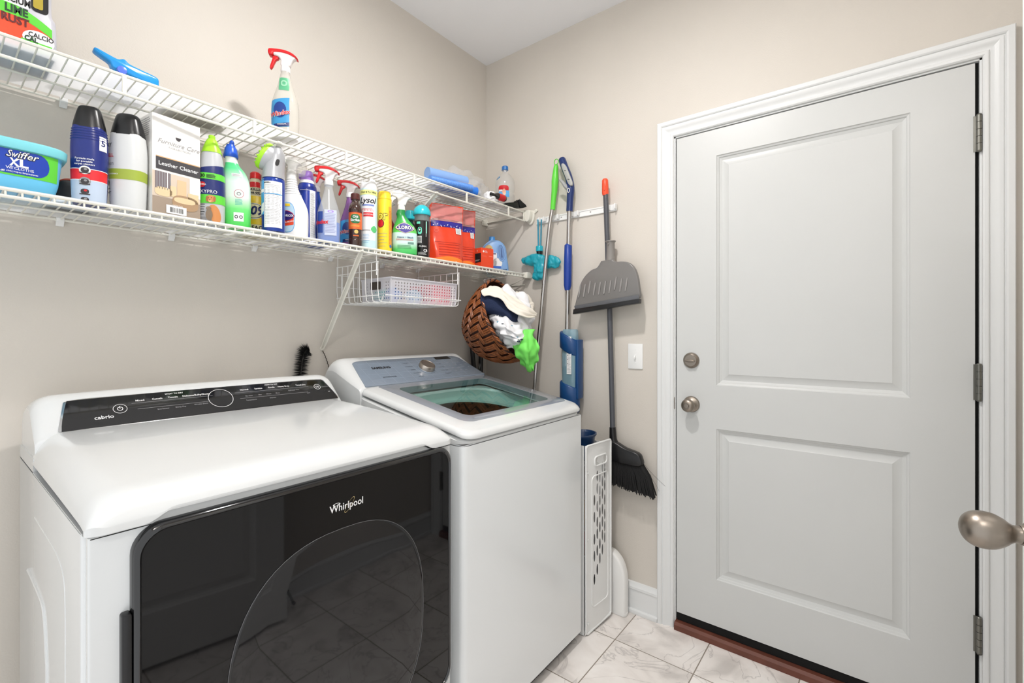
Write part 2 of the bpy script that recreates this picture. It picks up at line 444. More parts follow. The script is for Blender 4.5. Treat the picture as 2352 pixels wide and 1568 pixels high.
for z in (1.882, 1.117, .342):
    h_ = MB(); y, zz = -.9235, z-.068
    for k in range(5): h_.lathe([(zz-.055+k*.022+.0006, .0068), (zz-.055+(k+1)*.022-.0006, .0068)], 14, c=(-.008, y, 0))
    h_.lathe([(zz-.058, .005), (zz-.055, .0072)], 14, c=(-.008, y, 0)); h_.lathe([(zz+.055, .0072), (zz+.058, .005)], 14, c=(-.008, y, 0))
    h_.lathe([(zz-.055, .0045), (zz+.055, .0045)], 8, c=(-.008, y, 0)); h_.box(-.002, y-.004, zz-.055, .002, y+.012, zz+.055)
    h_.build('hinge', mat('hinge_metal', (128,128,122), .4, 1), T1)
db = MB(); q = dict(axis='x', c=(0, -.062, 1.084))
db.lathe([(-.0005,.033),(-.005,.033),(-.010,.030),(-.014,.0245),(-.016,.024),(-.0165,.001)], 36, **q)
db.prism([(-.062+y, 1.084+z) for y, z in cr([(-.020,-.002),(-.012,.002),(0,.004),(.012,.002),(.020,-.002),(.012,-.006),(0,-.008),(-.012,-.006)], 4, True)], -.016, -.029, 'x', inset=.002)
db.build('deadbolt', nickel, T1)
kb = MB(); q = dict(axis='x', c=(0, -.062, .899))
kb.lathe([(-.0005,.034),(-.004,.034),(-.009,.031),(-.013,.022),(-.018,.0155),(-.026,.0145),(-.031,.018),(-.038,.0245),(-.047,.0275),(-.055,.0262),(-.061,.021),(-.0635,.012),(-.0625,.0115)], 36, **q)
kb.lathe([(-.0625,.0085),(-.068,.008),(-.0685,.001)], 20, **q)
kb.build('door_knob', nickel, T1)
b = MB(); b.lathe([(-.0665,.0115),(-.0645,.0115)], 16, axis='x', c=(.03,-.062,.899)); 
st = MB(); st.box(-.004, .0115, .860, .012, .0155, .935); st.box(-.0025, .0072, .872, .006, .0116, .922); st.build('strike_plate', nickel, T1)

# open entry door beside the viewer, with its oval knob
ang = math.atan2(-.190, -.982)
T2 = bpy.data.objects.new('door_2', None); COL.objects.link(T2); tag(T2, kind='structure')
T2.location = (-1.0215, -1.9295, .018)
# local +y runs from the free edge back towards the hinge, -x is the room face
T2.rotation_euler = (0, 0, math.atan2(-.190, -.982) - PI/2)
w2 = .66
sl = door_slab('s', w2, 2.02, [(.11, w2-.11, .20, .80), (.11, w2-.11, .96, 1.90)], doorm, .035)
rotflip = T2.rotation_euler.z
# room face must look towards +y world: local -x rotated
nx = Vector((-math.cos(rotflip), -math.sin(rotflip)))
if nx.y < 0: sl.v = [(-x, y, z) for x, y, z in sl.v]; sg = 1
else: sg = -1
sl.build('door_slab', mat('entry_door_paint', (236,236,234), .35), T2, sharp=20)
def kprof(pr): return [(sg*h, r) for h, r in pr]
kz = .993-.018+.004
k2 = MB(); k2.lathe(kprof([(.0003,.033),(.004,.033),(.010,.030),(.016,.020),(.021,.0145),(.026,.0128)]), 40, axis='x', c=(0,.062,kz)); k2.build('rosette', nickel, T2)
k2 = MB()
pr = cr([(.0262,.0118),(.031,.0115),(.036,.0135),(.043,.0190),(.053,.0238),(.064,.0252),(.074,.0232),(.082,.0175),(.0865,.009),(.0875,.0006)], 6)
k2.lathe(kprof(pr), 40, axis='x', c=(0,.062,kz), sy=1); k2.build('door_knob', nickel, T2)

# spring door stop on the right baseboard
t = thing('door_stop', 'dark spring door stop screwed to the white baseboard opposite the dryer', 'door stop', (-.95, Y0+.0145, .055))
b = MB(); b.lathe([(0,.012),(.006,.012),(.008,.007)], 16, axis='y'); b.build('base', blk, t)
b = MB(); b.tube([(.005*math.cos(i*.9), .008+i*.0009, .005*math.sin(i*.9)-.00002*i*i*.3) for i in range(70)], .0012, 5); b.build('spring', blk, t)
b = MB(); b.lathe([(.07,.006),(.072,.008),(.084,.008),(.086,.005)], 14, axis='y', c=(0,0,-.03)); b.build('tip', blk, t)

# light switch
t = thing('light_switch', 'white toggle light switch plate on the wall left of the door', 'light switch', (0, -.904, 1.161))
b = MB(); b.prism(rrect(-.035,-.0575,.035,.0575,.003,3), -.0002, -.006, 'x', inset=.0022); b.build('plate', plw, t)
b = MB(); b.prism([(-.0048,-.011),(.0048,-.011),(.0048,.011),(-.0048,.011)], -.0061, -.0075, 'x'); b.rings([[(-.0076,-.004,-.004),(-.0076,.004,-.004),(-.0076,.004,.008),(-.0076,-.004,.008)],[(-.017,-.003,-.010),(-.017,.003,-.010),(-.017,.003,-.004),(-.017,-.003,-.004)]]); b.build('toggle', plw, t, sharp=20)
for z in (-.03, .03):
    b = MB(); b.lathe([(-.0061,.0028),(-.0072,.0024),(-.0072,.0002)], 12, axis='x', c=(0,0,z)); b.build('screw', plw, t)

# ================================================================ WIRE SHELVES
def wire_shelf(name, label, z, lip, every, z_m):
    t = thing(name, label, 'shelf', (0, 0, z))
    b = MB(); yf = -.305; xe = -.046; xs = -2.45; n = int((xe-xs)/.02495)
    for i in range(n+1):
        x = xe-.004-.02495*i
        if every: pth = [(x,-.012,0.0025),(x,yf+.006,0.0025),(x,yf,-.001),(x,yf-.001,-lip)]
        else: pth = [(x,-.012,0.0025),(x,yf,0.0025)]
        b.tube(pth, .0018 if not every else .0021, 6)
    for y, zz, r in ((-.012,0,.0032),(yf,-.0008,.0042),(yf-.001,-lip,.0040),(z_m,-.0032,.0030)):
        b.tube([(xs,y,zz),(xe+.004,y,zz)], r, 8)
    b.build('wire_deck', wirem, t)
    if not every:
        for x in (-.049,-.178,-.482,-.786,-1.090,-1.394,-1.698,-2.0):
            c = MB(); c.box(x-.0045, yf-.0035, -lip, x+.0045, yf+.0025, 0); c.build('lip_tie', wirem, t, mods=[bev(.001,2)])
    return t
SU = wire_shelf('wire_shelf', 'long white wire shelf on the left wall, the upper of the two', 1.904, .047, False, -.125)
SL = wire_shelf('wire_shelf', 'long white wire shelf on the left wall, lower one holding the bottle row', 1.577, .0165, True, -.15)
def clip(par, x):
    c = MB(); c.prism([(-.0004,-.016),(-.0004,.009),(-.014,.009),(-.018,.004),(-.018,-.004),(-.012,-.009),(-.006,-.016)], x-.008, x+.008, 'x')
    c.build('wall_clip', plw, par, mods=[bev(.001,2)])
for x in (-1.766,-1.33,-.93,-.52,-.15): clip(SU, x)
for x in (-1.773,-1.518,-1.269,-.973,-.72,-.512,-.30): clip(SL, x)
def brace(par, x, x2, z1, w=.0085):
    """flat support strap from the front rod down to the wall"""
    b = MB(); zt = -.05 if par is SU else -.018
    P0, P1 = Vector((x,-.303,zt)), Vector((x2,-.004,z1))
    d = (P1-P0).normalized(); s_ = Vector((1,0,0)); nrm = d.cross(s_).normalized()*.0022
    def sect(p, k): return [p-s_*w*k-nrm, p+s_*w*k-nrm, p+s_*w*k+nrm*2.4, p+s_*w*.55*k+nrm*.6, p-s_*w*.55*k+nrm*.6, p-s_*w*k+nrm*2.4]
    b.rings([sect(P0,.8), sect(P0+d*.012,1), sect(P1-d*.03,1), sect(P1,.7)])
    b.tube([P0+Vector((-.006,-.006,.004)), P0+Vector((.006,-.006,.004))], .0045, 8)
    b.lathe([(-.0005,.009),(-.005,.008),(-.006,.004)], 12, axis='y', c=(x2,0,z1))
    b.build('support_brace', wirem, par, sharp=20)
brace(SL, -1.030, -1.008, 1.205-1.577)
brace(SU, -1.322, -1.288, 1.70-1.904, .0095); brace(SU, -.668, -.64, 1.70-1.904, .0095)
# end brackets on the back wall
c = MB(); c.prism(cr([(-.275,.012),(-.335,.012),(-.345,-.005),(-.343,-.04),(-.325,-.062),(-.305,-.055),(-.285,-.02)], 4, True), -.0008, -.014, 'x', inset=.003)
c.prism(cr([(-.285,.006),(-.333,.008),(-.338,-.02),(-.33,-.046),(-.312,-.05),(-.294,-.02)], 4, True), -.013, -.043, 'x', inset=.004)
c.prism([(-.335,.006),(-.356,.016),(-.366,.005),(-.345,-.008)], -.0008, -.010, 'x', inset=.002)
c.lathe([(-.0101,.0035),(-.0115,.003)], 10, axis='x', c=(0,-.356,.006))
c.build('end_bracket', wirem, SU)
c = MB(); c.box(-.04,-.015,-.028,-.0008,-.0008,.01); c.box(-.012,-.29,-.012,-.0008,-.012,-.006); c.build('back_bracket', wirem, SU, mods=[bev(.002,2)])
c = MB(); c.prism(rrect(-.325,-.022,-.292,.010,.004,3), -.0008, -.045, 'x', inset=.003); c.box(-.003,-.336,-.012,-.0008,-.292,.001); c.build('end_bracket', wirem, SL)
c = MB(); c.tube([(-.03,-.30,-.018),(-.03,-.18,-.06),(-.008,-.05,-.075)], .0028, 6); c.tube([(-.004,-.28,-.052),(-.004,-.03,-.052)], .003, 6); c.build('corner_brace', wirem, SL)

# ================================================================ DRYER (world coordinates, parts hung on an Empty at its base)
dx0, dx1, dyf, dyb = -1.852, -1.068, -.788, -.045
D = thing('dryer', 'white front-loading dryer with wide black glass door, left of the washing machine', 'dryer', ((dx0+dx1)/2, -.42, 0))
b = MB(); R = []
op = rrect(dx0, dyf, dx1, dyb, [.018,.004,.004,.018], 5)
for z in (.03, .952): R.append([(x, y, z) for x, y in op])
b.rings(R)
b.build('cabinet', white_en, D, True)
b = MB()
for x in (dx0+.05, dx1-.05):
    for y in (-.74, -.1): MB().lathe([(0,.02),(.01,.02),(.012,.008),(.031,.008)], 14, c=(x,y,0)).build('foot', blk, D, True)
# pressed relief on the left side
b = MB()
for pth, r in ((cr([(-.653,.10),(-.655,.66),(-.653,.80),(-.63,.845),(-.56,.862),(-.45,.862),(-.30,.862)], 5), .0018),
               (cr([(-.468,.10),(-.468,.56),(-.462,.62),(-.43,.70),(-.36,.715),(-.20,.715)], 5), .004)):
    b.tube([(dx0+.0008, y, z) for y, z in pth], r, 8)
b.build('side_relief', white_en, D, True)
# top cover: height field rounded towards both sides and the front, lower edge arched over the door
yt0, yt1 = -.815, -.25
def S1(d, R_, n): d = max(0, min(1, d/R_)); return (1-(1-d)**n)**(1/n)
def seam(x):
    e = min(x-dx0, dx1-x); t = max(0, min(1, (e-.072)/.045)); t = t*t*(3-2*t); return .9535+.0165*t
def topz(x, y):
    e = min(x-dx0, dx1-x); f = y-yt0
    a = (f/(yt1-yt0)); Hh = .048+.034*(1-(1-min(1, a))**1.6)
    return .955+Hh*S1(e+.001, .06, 2.2)*S1(f+.001, .075, 2.3)
b = MB(); NU, NV = 90, 56
def tf(i, j):
    u = i/NU; v = j/NV
    u = .5-.5*math.cos(PI*u)*(.75+.25*abs(math.cos(PI*u))); v = v**1.7
    x = dx0+(dx1-dx0)*u; y = yt0+(yt1-yt0)*v
    # plan rounding of front corners
    e = min(x-dx0, dx1-x); 
    if e < .03: y = max(y, yt0+(.03-math.sqrt(max(0, .03**2-(.03-e)**2)))*(1-v)*.6)
    return x, y
G = [[tf(i, j) for i in range(NU+1)] for j in range(NV+1)]
vs = []; 
for j in range(NV+1):
    for i in range(NU+1): x, y = G[j][i]; vs.append((x, y, max(topz(x, y), seam(x)+.004) if j == 0 else topz(x, y)))
fs = [(j*(NU+1)+i, j*(NU+1)+i+1, (j+1)*(NU+1)+i+1, (j+1)*(NU+1)+i) for j in range(NV) for i in range(NU)]
nb = len(vs)
for i in range(NU+1): x, y = G[0][i]; vs.append((x, y, seam(x)+.001))
for i in range(NU+1): x, y = G[0][i]; vs.append((x, y+.026, seam(x)+.001))
for i in range(NU):
    fs.append((i, nb+i, nb+i+1, i+1)); fs.append((nb+i, nb+NU+1+i, nb+NU+2+i, nb+i+1))
b.add(vs, fs); b.box(dx0+.0005, yt0+.03, .9535, dx1-.0005, dyb, .9555); b.box(dx0+.0005, yt1-.02, .9536, dx1-.0005, dyb, .985)
b.build('top_cover', white_en, D, True, sharp=60)
# raised front frame under the arched seam
b = MB(); fo = [(dx0+.004,.06),(dx1-.004,.06),(dx1-.004,.952)]
for i in range(31): x = dx1-.005-(dx1-dx0-.010)*i/30; fo.append((x, seam(x)-.0008))
fo.append((dx0+.004,.952))
b.prism(fo, dyf+.001, yt0+.010, 'y', inset=.004); b.build('front_frame', white_en, D, True, sharp=50)
# control console
cprof = cr([(-.268,.985),(-.266,1.024),(-.255,1.037),(-.226,1.068),(-.197,1.099),(-.180,1.113),(-.155,1.119),(-.11,1.112),(-.07,1.09),(-.052,1.05),(-.047,.96)], 4)
b = MB(); R = []; M_ = 60
for i in range(M_+1):
    u = .5-.5*math.cos(PI*i/M_); x = dx0+.004+(dx1-dx0-.008)*u; e = min(x-dx0-.004, dx1-.004-x)
    k = .72+.28*S1(e+.0015, .05, 2.3); arch = 1-.028*(2*u-1)**2
    R.append([(x-0*.5, y+(1-k)*.03, .96+(z-.96)*k*arch) for y, z in cprof])
b.rings(R, False)
vsL = [R[0], R[-1]]
for r_ in vsL: b.add(r_, [tuple(range(len(r_)))])
b.build('console', white_en, D, True, sharp=60)
# glossy black control face lying on the slope
sl0, sl1 = Vector((-.2575, 1.0345)), Vector((-.1915, 1.1045)); sd = (sl1-sl0); SLn = sd.length; sd.normalize(); sn = Vector((-sd.y, sd.x))
def con(u, v, l):
    """u along x (world), v 0..1 up the slope, arched like the console"""
    uu = (u-dx0)/(dx1-dx0); arch = 1-.028*(2*uu-1)**2
    p = sl0+sd*(SLn*v)+sn*(.0024+l); z = .96+(p.y-.96)*arch
    return Vector((u, p.x, z))
b = MB()
def cpan(x0, x1, off, ins):
    o = []
    for u, v in rrect(0+ins/.78, 0+ins*6, 1-ins/.78, 1-ins*6, .07, 6):
        # lean the ends inward at the top
        le = x0+.018*v**1.5; ri = x1-.032*v**1.3
        o.append(con(le+(ri-le)*u, v, off))
    return o
b.rings([cpan(-1.809,-1.086,-.004,0), cpan(-1.809,-1.086,.0008,0), cpan(-1.807,-1.088,.0018,.003)], mi=0)
b.build('panel_trim', chrome, D, True, sharp=60)
b = MB()
def inner(off):
    o = []
    for u, v in rrect(0, .012, 1, .965, .06, 6):
        le = -1.804+.018*v**1.5; ri = -1.091-.032*v**1.3
        o.append((le+(ri-le)*u, v, off))
    return o
GR = []
n_ = 60
b.grid(lambda a, c: con(((-1.8035+.018*(c*.94+.02)**1.5))+((-1.0915-.032*(c*.94+.02)**1.3)-(-1.8035+.018*(c*.94+.02)**1.5))*a, c*.94+.02, .0022+.0012*math.sin(PI*c)), 60, 6)
b.build('control_panel', blkg, D, True, sharp=60, recalc=False)
LG = .00012
P = Print(lambda u, v, l: con(u, v, .0036+l), LG)
def ct(t, x, v, s, bold=.01, m=txw):  # text on console: u metres, v fraction
    vs_, fs_ = text2d(t, s, bold); P.b.add([con(x+a, v+c_/SLn, .0037) for a, c_ in vs_], fs_, P.mi(m))
ct('cabrio', -1.724, .30, .0150, .012)
P2 = lambda cx, cv, r, m, w: P.b.rings([[con(cx+k*math.cos(2*PI*j/40), cv+k*math.sin(2*PI*j/40)/SLn, .0037) for j in range(40)] for k in (r, r-w)], True, False, False, P.mi(m))
P2(-1.690, .52, .0145, txw, .001); P2(-1.690, .52, .006, txw, .0013); P.b.add([con(-1.690+a, .52+c_/SLn, .0038) for a, c_ in ((-.0007,0),(.0007,0),(.0007,.008),(-.0007,.008))], [(0,1,2,3)], P.mi(txw))
P2(-1.456, .52, .033, txw, .0012)
for t, x in (('Mixed',-1.646),('Casuals',-1.608),('Towels',-1.572),('Delicates',-1.535),('Bulky/Sheets',-1.500)): ct(t, x, .73, .0078)
ct('WHAT TO DRY', -1.567, .86, .0062); ct('HOW TO DRY', -1.30, .88, .0062)
for t, x in (('Normal',-1.385),('Sanitize',-1.343),('Gentle',-1.303),('Heavy Duty',-1.263),('Timed Dry',-1.205)): ct(t, x, .76, .0078)
for t, x, v in (('End Sensor',-1.600,.36),('Damp Dry',-1.560,.36),('Wrinkle Shield',-1.510,.38),('No Heat',-1.378,.50),('Hot',-1.345,.50),('Warm',-1.318,.50),('More',-1.290,.50),('Temperature',-1.375,.33),('Dryness',-1.31,.33),('Estimated Time',-1.235,.56),('Start',-1.19,.38)): ct(t, x, v, .0058, .004, txs)
def cline(x0, x1, v): P.b.add([con(x0, v, .0037), con(x1, v, .0037), con(x1, v+.008, .0037), con(x0, v+.008, .0037)], [(0,1,2,3)], P.mi(txs))
cline(-1.665,-1.475,.645); cline(-1.655,-1.49,.44); cline(-1.415,-1.18,.66); cline(-1.405,-1.19,.42)
P.b.rings([[con(-1.150+k*math.cos(2*PI*j/24), .62+k*math.sin(2*PI*j/24)/SLn, .0037) for j in range(24)] for k in (.0115,.0103)], True, False, False, P.mi(txw))
ct('▷II', -1.150, .62, .009, .01) if False else ct('D||', -1.150, .62, .009, .01)
ct('Control Lock', -1.121, .60, .005, 0, txs); ct('Wi', -1.115, .36, .006, 0, txw)
P.build('lettering', D, world=True, split=False)
# door: frame, glass and round window behind it
wy = yt0+.010
b = MB()
def dring(ins, y): return [(x, y, z) for x, z in rrect(-1.797+ins, .285+ins, -1.083-ins, .953-ins, [.05-ins*.5,.045-ins*.5,.045-ins*.5,.05-ins*.5], 8)]
b.rings([dring(0, wy+.004), dring(0, wy-.012), dring(.003, wy-.018), dring(.009, wy-.020), dring(.012, wy-.016), dring(.0125, wy-.010)], True, True, False)
DO = b.build('door', blkg, D, True, sharp=50)
glassd = mat('smoked_glass', (10,10,12), .03, spec=.42)
b = MB(); b.rings([dring(.012, wy-.0105), dring(.012, wy-.0155)]); g = b.build('door_glass', glassd, None, False, sharp=30)
g.location = -Vector(D.location); g.parent = DO
winm = mat('smoked_window', (24,24,26), .03, spec=.55)
rim = mat('window_rim', (92,92,94), .15, coat=.5)
b = MB(); sp = lambda a, n: math.copysign(abs(a)**(2/n), a)
def wr(k, y): return [(-1.424+.236*k*sp(math.cos(2*PI*j/64), 2.5), y, .56+.272*k*sp(math.sin(2*PI*j/64), 2.5)) for j in range(64)]
b.rings([wr(1, wy-.0157), wr(.997, wy-.0163), wr(.97, wy-.0168), wr(.8, wy-.0172), wr(.3, wy-.0176), wr(.01, wy-.0176)], True, False, True)
g = b.build('door_window', winm, None, sharp=60); g.location = -Vector(D.location); g.parent = DO
b = MB(); b.tube(wr(1, wy-.0164), .0007, 6, closed=True); g = b.build('window_rim', rim, None); g.location = -Vector(D.location); g.parent = DO
P = Print(lambda u, v, l: Vector((u, wy-.0158-l, v)), .0004)
vs_, fs_ = text2d('Whirlpool', .0225, .012)
P.b.add([P.fn(-1.412+x*.9, .880+y, .0004) for x, y in vs_], fs_, P.mi(txw))
P.b.rings([[P.fn(-1.406+k*.018*math.cos(2*PI*j/40)*math.cos(.9)-k*.005*math.sin(2*PI*j/40)*math.sin(.9), .880+k*.018*math.cos(2*PI*j/40)*math.sin(.9)+k*.005*math.sin(2*PI*j/40)*math.cos(.9), .0006) for j in range(40)] for k in (1.08,1)], True, False, False, P.mi(mat('print_gold', (190,170,120), .3)))
P.b.rings([[P.fn(-1.438+k*.009*math.cos(2*PI*j/30), .889+k*.0032*math.sin(2*PI*j/30), .0006) for j in range(30)] for k in (1,.7)], True, False, False, P.mi(txw))
g = P.build('badge', None, split=False); g.location = -Vector(D.location); g.parent = DO
b = MB(); b.prism(rrect(-.013,-.20,.0,.20,.004,3), wy+.002, wy-.016, 'y', inset=.002); b.v = [(x-1.797, y, z+.62) for x, y, z in b.v]
g = b.build('grip', blk, None); g.location = -Vector(D.location); g.parent = DO

# ================================================================ WASHING MACHINE
wx0, wx1, wyf, wyb = -1.030, -.333, -.815, -.050
WM = thing('washing_machine', 'white top-loading washing machine with grey control panel and glass lid, right of the dryer', 'washing machine', ((wx0+wx1)/2, -.43, 0))
b = MB(); b.rings([[(x, y, z) for x, y in rrect(wx0, wyf, wx1, wyb, [.012,.01,.01,.02], 5)] for z in (.048,.934)], True, True, False)
b.rings([[(x, y, .9345) for x, y in rrect(wx0+.003, wyf+.003, wx1-.003, wyb-.003, .014, 5)], [(x, y, .9375) for x, y in rrect(wx0+.003, wyf+.003, wx1-.003, wyb-.003, .014, 5)]], True, False, False)
b.build('cabinet', white_en2, WM, True)
b = MB(); b.prism(rrect(wx0+.01, wyf+.025, wx1-.008, wyb-.01, .01, 3), .012, .05, 'z')
for x in (wx0+.06, wx1-.06):
    for y in (-.74, -.12): b.lathe([(0,.022),(.012,.02)], 14, c=(x,y,0))
b.build('base', mat('dark_base', (52,49,47), .5), WM, True)
def wtz(y):  # top slope
    t = max(0, min(1, (y+.815)/(.515))); return .9655+.088*t
# top cover with basin opening
b = MB(); NA = 72; ocx, ocy, oy = (wx0+wx1)/2+.005, -.565, .19
def outer(k, off=0):
    P_ = []
    for j in range(NA):
        a = 2*PI*j/NA; c, q = math.cos(a), math.sin(a); hx = (wx1-wx0)/2-off; 
        e = 1/7; x = hx*math.copysign(abs(c)**e, c) if True else 0
        yy = math.copysign(abs(q)**e, q)
        x = hx*math.copysign(min(1, abs(c)**e*1.0), c); y0_, y1_ = wyf+off, -.27
        y = (y0_+y1_)/2+(y1_-y0_)/2*yy
        P_.append((wx0+(wx1-wx0)/2+x, y))
    return P_
def open_(k): return [(ocx+.268*k*sp(math.cos(2*PI*j/NA), 3), ocy+.215*k*sp(math.sin(2*PI*j/NA), 3)) for j in range(NA)]
o0 = outer(1); o1 = outer(1, .006)
b.rings([[(x, y, .9375) for x, y in o0], [(x, y, wtz(y)-.022) for x, y in o0], [(x, y, wtz(y)-.0165) for x, y in o1], [(x, y, wtz(y)-.0165) for x, y in open_(1.02)], [(x, y, wtz(y)-.025) for x, y in open_(1)]], True, False, False)
b.build('top_cover', white_en, WM, True, sharp=40)
basm = mat('basin_plastic', (176,196,192), .3, var=(9,.06)); b = MB()
def circ(r, dz): return [(ocx+r*math.cos(2*PI*j/NA), ocy+.885*r*math.sin(2*PI*j/NA), wtz(ocy+.885*r*math.sin(2*PI*j/NA))-dz) for j in range(NA)]
b.rings([[(x, y, wtz(y)-.025) for x, y in open_(1)], [(x, y, wtz(y)-.045) for x, y in open_(.985)], [(x, y, wtz(y)-.052) for x, y in open_(.97)], circ(.225,.056), circ(.222,.066)], True, False, False)
b.build('basin', basm, WM, True, sharp=50)
b = MB(); drm = mat('drum_steel', (64,50,38), .35, .7, bump=(90,.4,.003))
b.rings([circ(.222,.064), circ(.212,.068)]+[[(ocx+r*math.cos(2*PI*j/NA), ocy+r*.885*math.sin(2*PI*j/NA), z) for j in range(NA)] for r, z in ((.215,.80),(.215,.50),(.01,.49))], True, False, True)
b.build('drum', drm, WM, True, sharp=40)
# lid
LD = []
def lz(y): return wtz(y)+.012
def lrect(off, yoff=0): return rrect(-1.026+off, -.826+off+yoff, -.337-off, -.296, [.05,.02,.02,.05], 6)
lidm = white_en; greyf = mat('lid_border_grey', (139,144,152), .12, coat=.5)
def L(o, dz): return [(x, y, lz(y)+dz-.004*S1(-(y+.826)+.04, .04, 2)) for x, y in o]
gi = lambda off: rrect(-.958+off, -.762+off, -.352-off, -.300, [.04,.012,.012,.04], 6)
b = MB()
b.rings([L(lrect(.010),-.024), L(lrect(0),-.020), L(lrect(-.001),-.012), L(lrect(.004),-.003), L(lrect(.014),.001), L(gi(0),.0022)], True, False, False)
b.rings([L(lrect(.010),-.024), L(rrect(-.930,-.728,-.425,-.345,[.03]*4,6),-.0215)], True, False, False)
LDo = b.build('lid', lidm, WM, True, sharp=50)
b = MB(); gin = lambda off: rrect(-.905+off, -.715+off, -.415-off, -.345-off, [.03]*4, 6)
b.rings([L(gi(0),.0021), L(gi(.001),.0026), L(gin(0),.0026)], True, False, False); b.rings([L(gin(0),.0026), L(gin(0),-.0215)], True, False, False)
g = b.build('lid_border', greyf, None, sharp=40); g.location = -Vector(WM.location); g.parent = LDo
lglass = bpy.data.materials.new('lid_glass'); lglass.use_nodes = True; nt = lglass.node_tree; nt.nodes.remove(nt.nodes['Principled BSDF'])
tr = nt.nodes.new('ShaderNodeBsdfTransparent'); tr.inputs[0].default_value = (.80,.90,.88,1); gs = nt.nodes.new('ShaderNodeBsdfGlossy'); gs.inputs['Roughness'].default_value = .015; gs.inputs[0].default_value = (.95,.97,1,1)
fr_n = nt.nodes.new('ShaderNodeFresnel'); fr_n.inputs[0].default_value = 1.5; mxs = nt.nodes.new('ShaderNodeMixShader')
geo = nt.nodes.new('ShaderNodeNewGeometry'); inv = nt.nodes.new('ShaderNodeMath'); inv.operation = 'SUBTRACT'; inv.inputs[0].default_value = 1; nt.links.new(geo.outputs['Backfacing'], inv.inputs[1]); mu_ = nt.nodes.new('ShaderNodeMath'); mu_.operation = 'MULTIPLY'; nt.links.new(inv.outputs[0], mu_.inputs[0]); nt.links.new(fr_n.outputs[0], mu_.inputs[1]); nt.links.new(mu_.outputs[0], mxs.inputs[0]); nt.links.new(tr.outputs[0], mxs.inputs[1]); nt.links.new(gs.outputs[0], mxs.inputs[2]); nt.links.new(mxs.outputs[0], nt.nodes['Material Output'].inputs[0])
b = MB(); b.rings([L(gin(.0003),.0024), L(gin(.0003),-.001)]); g = b.build('lid_glass', lglass, None, sharp=30); g.location = -Vector(WM.location); g.parent = LDo
# console
cprof = cr([(-.300,1.02),(-.300,1.050),(-.296,1.066),(-.285,1.078),(-.240,1.102),(-.170,1.141),(-.150,1.153),(-.130,1.163),(-.105,1.167),(-.080,1.160),(-.062,1.13),(-.056,1.06),(-.055,.936)], 4)
b = MB(); R = []
for i in range(M_+1):
    u = .5-.5*math.cos(PI*i/M_); x = wx0+.0005+(wx1-wx0-.001)*u; e = min(x-wx0, wx1-x)
    k = .45+.55*S1(e+.002, .062, 2.4)
    R.append([(x, max(y, -.30+.0)+(1-k)*.0, 1.035+(z-1.035)*k if z > 1.035 else z) for y, z in cprof])
b.rings(R, False)
for r_ in (R[0], R[-1]): b.add(r_, [tuple(range(len(r_)))])
b.box(wx0+.001, -.299, .9376, wx1-.001, -.055, 1.03)
b.build('console', white_en, WM, True, sharp=60)
s0, s1 = Vector((-.2955, 1.0685)), Vector((-.150, 1.1525)); wd = s1-s0; WL = wd.length; wd.normalize(); wn = Vector((-wd.y, wd.x))
def wcon(x, v, l): p = s0+wd*(WL*v)+wn*(.0022+l); return Vector((x, p.x, p.y))
gpan = mat('panel_blue_grey', (124,136,150), .16, coat=.5, var=(14,.05))
def wpan(off, ins):
    o = []
    for u, v in rrect(ins, ins*3, 1-ins, 1-ins*3, [.02,.10,.10,.02], 7):
        le = -1.005+.035*v**1.2; ri = -.345-.055*v**1.2; o.append(wcon(le+(ri-le)*u, v*1.02, off))
    return o
b = MB(); b.rings([wpan(-.012,0), wpan(.0006,0), wpan(.0022,.006)]); b.build('control_panel', gpan, WM, True, sharp=40)
P = Print(wcon, .0001)
def wt(t, x, v, s, bold=0, m=txk): vs_, fs_ = text2d(t, s, bold); P.b.add([wcon(x+a, v+c_/WL, .0026) for a, c_ in vs_], fs_, P.mi(m))
wt('SAMSUNG', -.868, .66, .0195, .045); wt('ACTIVEWATER ■', -.865, .28, .009) if False else wt('ACTIVEWATER', -.868, .27, .0095, .01)
for i, t in enumerate(('Normal','Heavy Duty','Bedding','Active Wear','Self Clean')): wt(t, -.735+.004*i, .78-.15*i, .0075)
for i, t in enumerate(('Quick Wash','Delicates','Deep Wash','Rinse + Spin','Waterproof')): wt(t, -.562-.0*i, .80-.15*i, .0075)
P.b.add([wcon(*q, .0027) for q in ((-.548,.86),(-.452,.86),(-.458,.99),(-.548,.99))], [(0,1,2,3)], P.mi(blkg))
for i in range(5):
    for j in range(4):
        wt(random.choice(('Temp','Spin','Soil','Delay','Rinse','Start')), -.535+.034*i, .68-.13*j, .006, 0, mat('print_dim', (178,182,190), .4))
gm = mat('panel_grid', (150,162,178), .2)
for i in range(11): P.b.add([wcon(-.96+.05*i+a, v, .00235) for a, v in ((0,.04),(.0008,.04),(.0008,.96),(0,.96))], [(0,1,2,3)], P.mi(gm))
for v in (.2,.42,.64,.86): P.b.add([wcon(a, c_, .00235) for a, c_ in ((-.955,v),(-.42,v),(-.42,v+.005),(-.955,v+.005))], [(0,1,2,3)], P.mi(gm))
P.build('lettering', WM, world=True, split=False)
kn = MB(); ctr = wcon(-.652, .50, 0); axz = Vector((0, wn.x, wn.y)); ax1 = Vector((1,0,0)); ax2 = axz.cross(ax1)
for mi_, pr in ((1, [(0,.041),(.004,.041),(.005,.037)]), (0, [(.005,.0355),(.022,.0345),(.0255,.032),(.0258,.029),(.0245,.0285),(.0245,.0005)])):
    kn.rings([[ctr+axz*h_+ax1*r*math.cos(2*PI*j/48)+ax2*r*math.sin(2*PI*j/48) for j in range(48)] for h_, r in pr], mi=mi_)
kn.build('cycle_knob', [mat('knob_steel', (196,186,176), .28, 1), gpan], WM, True)
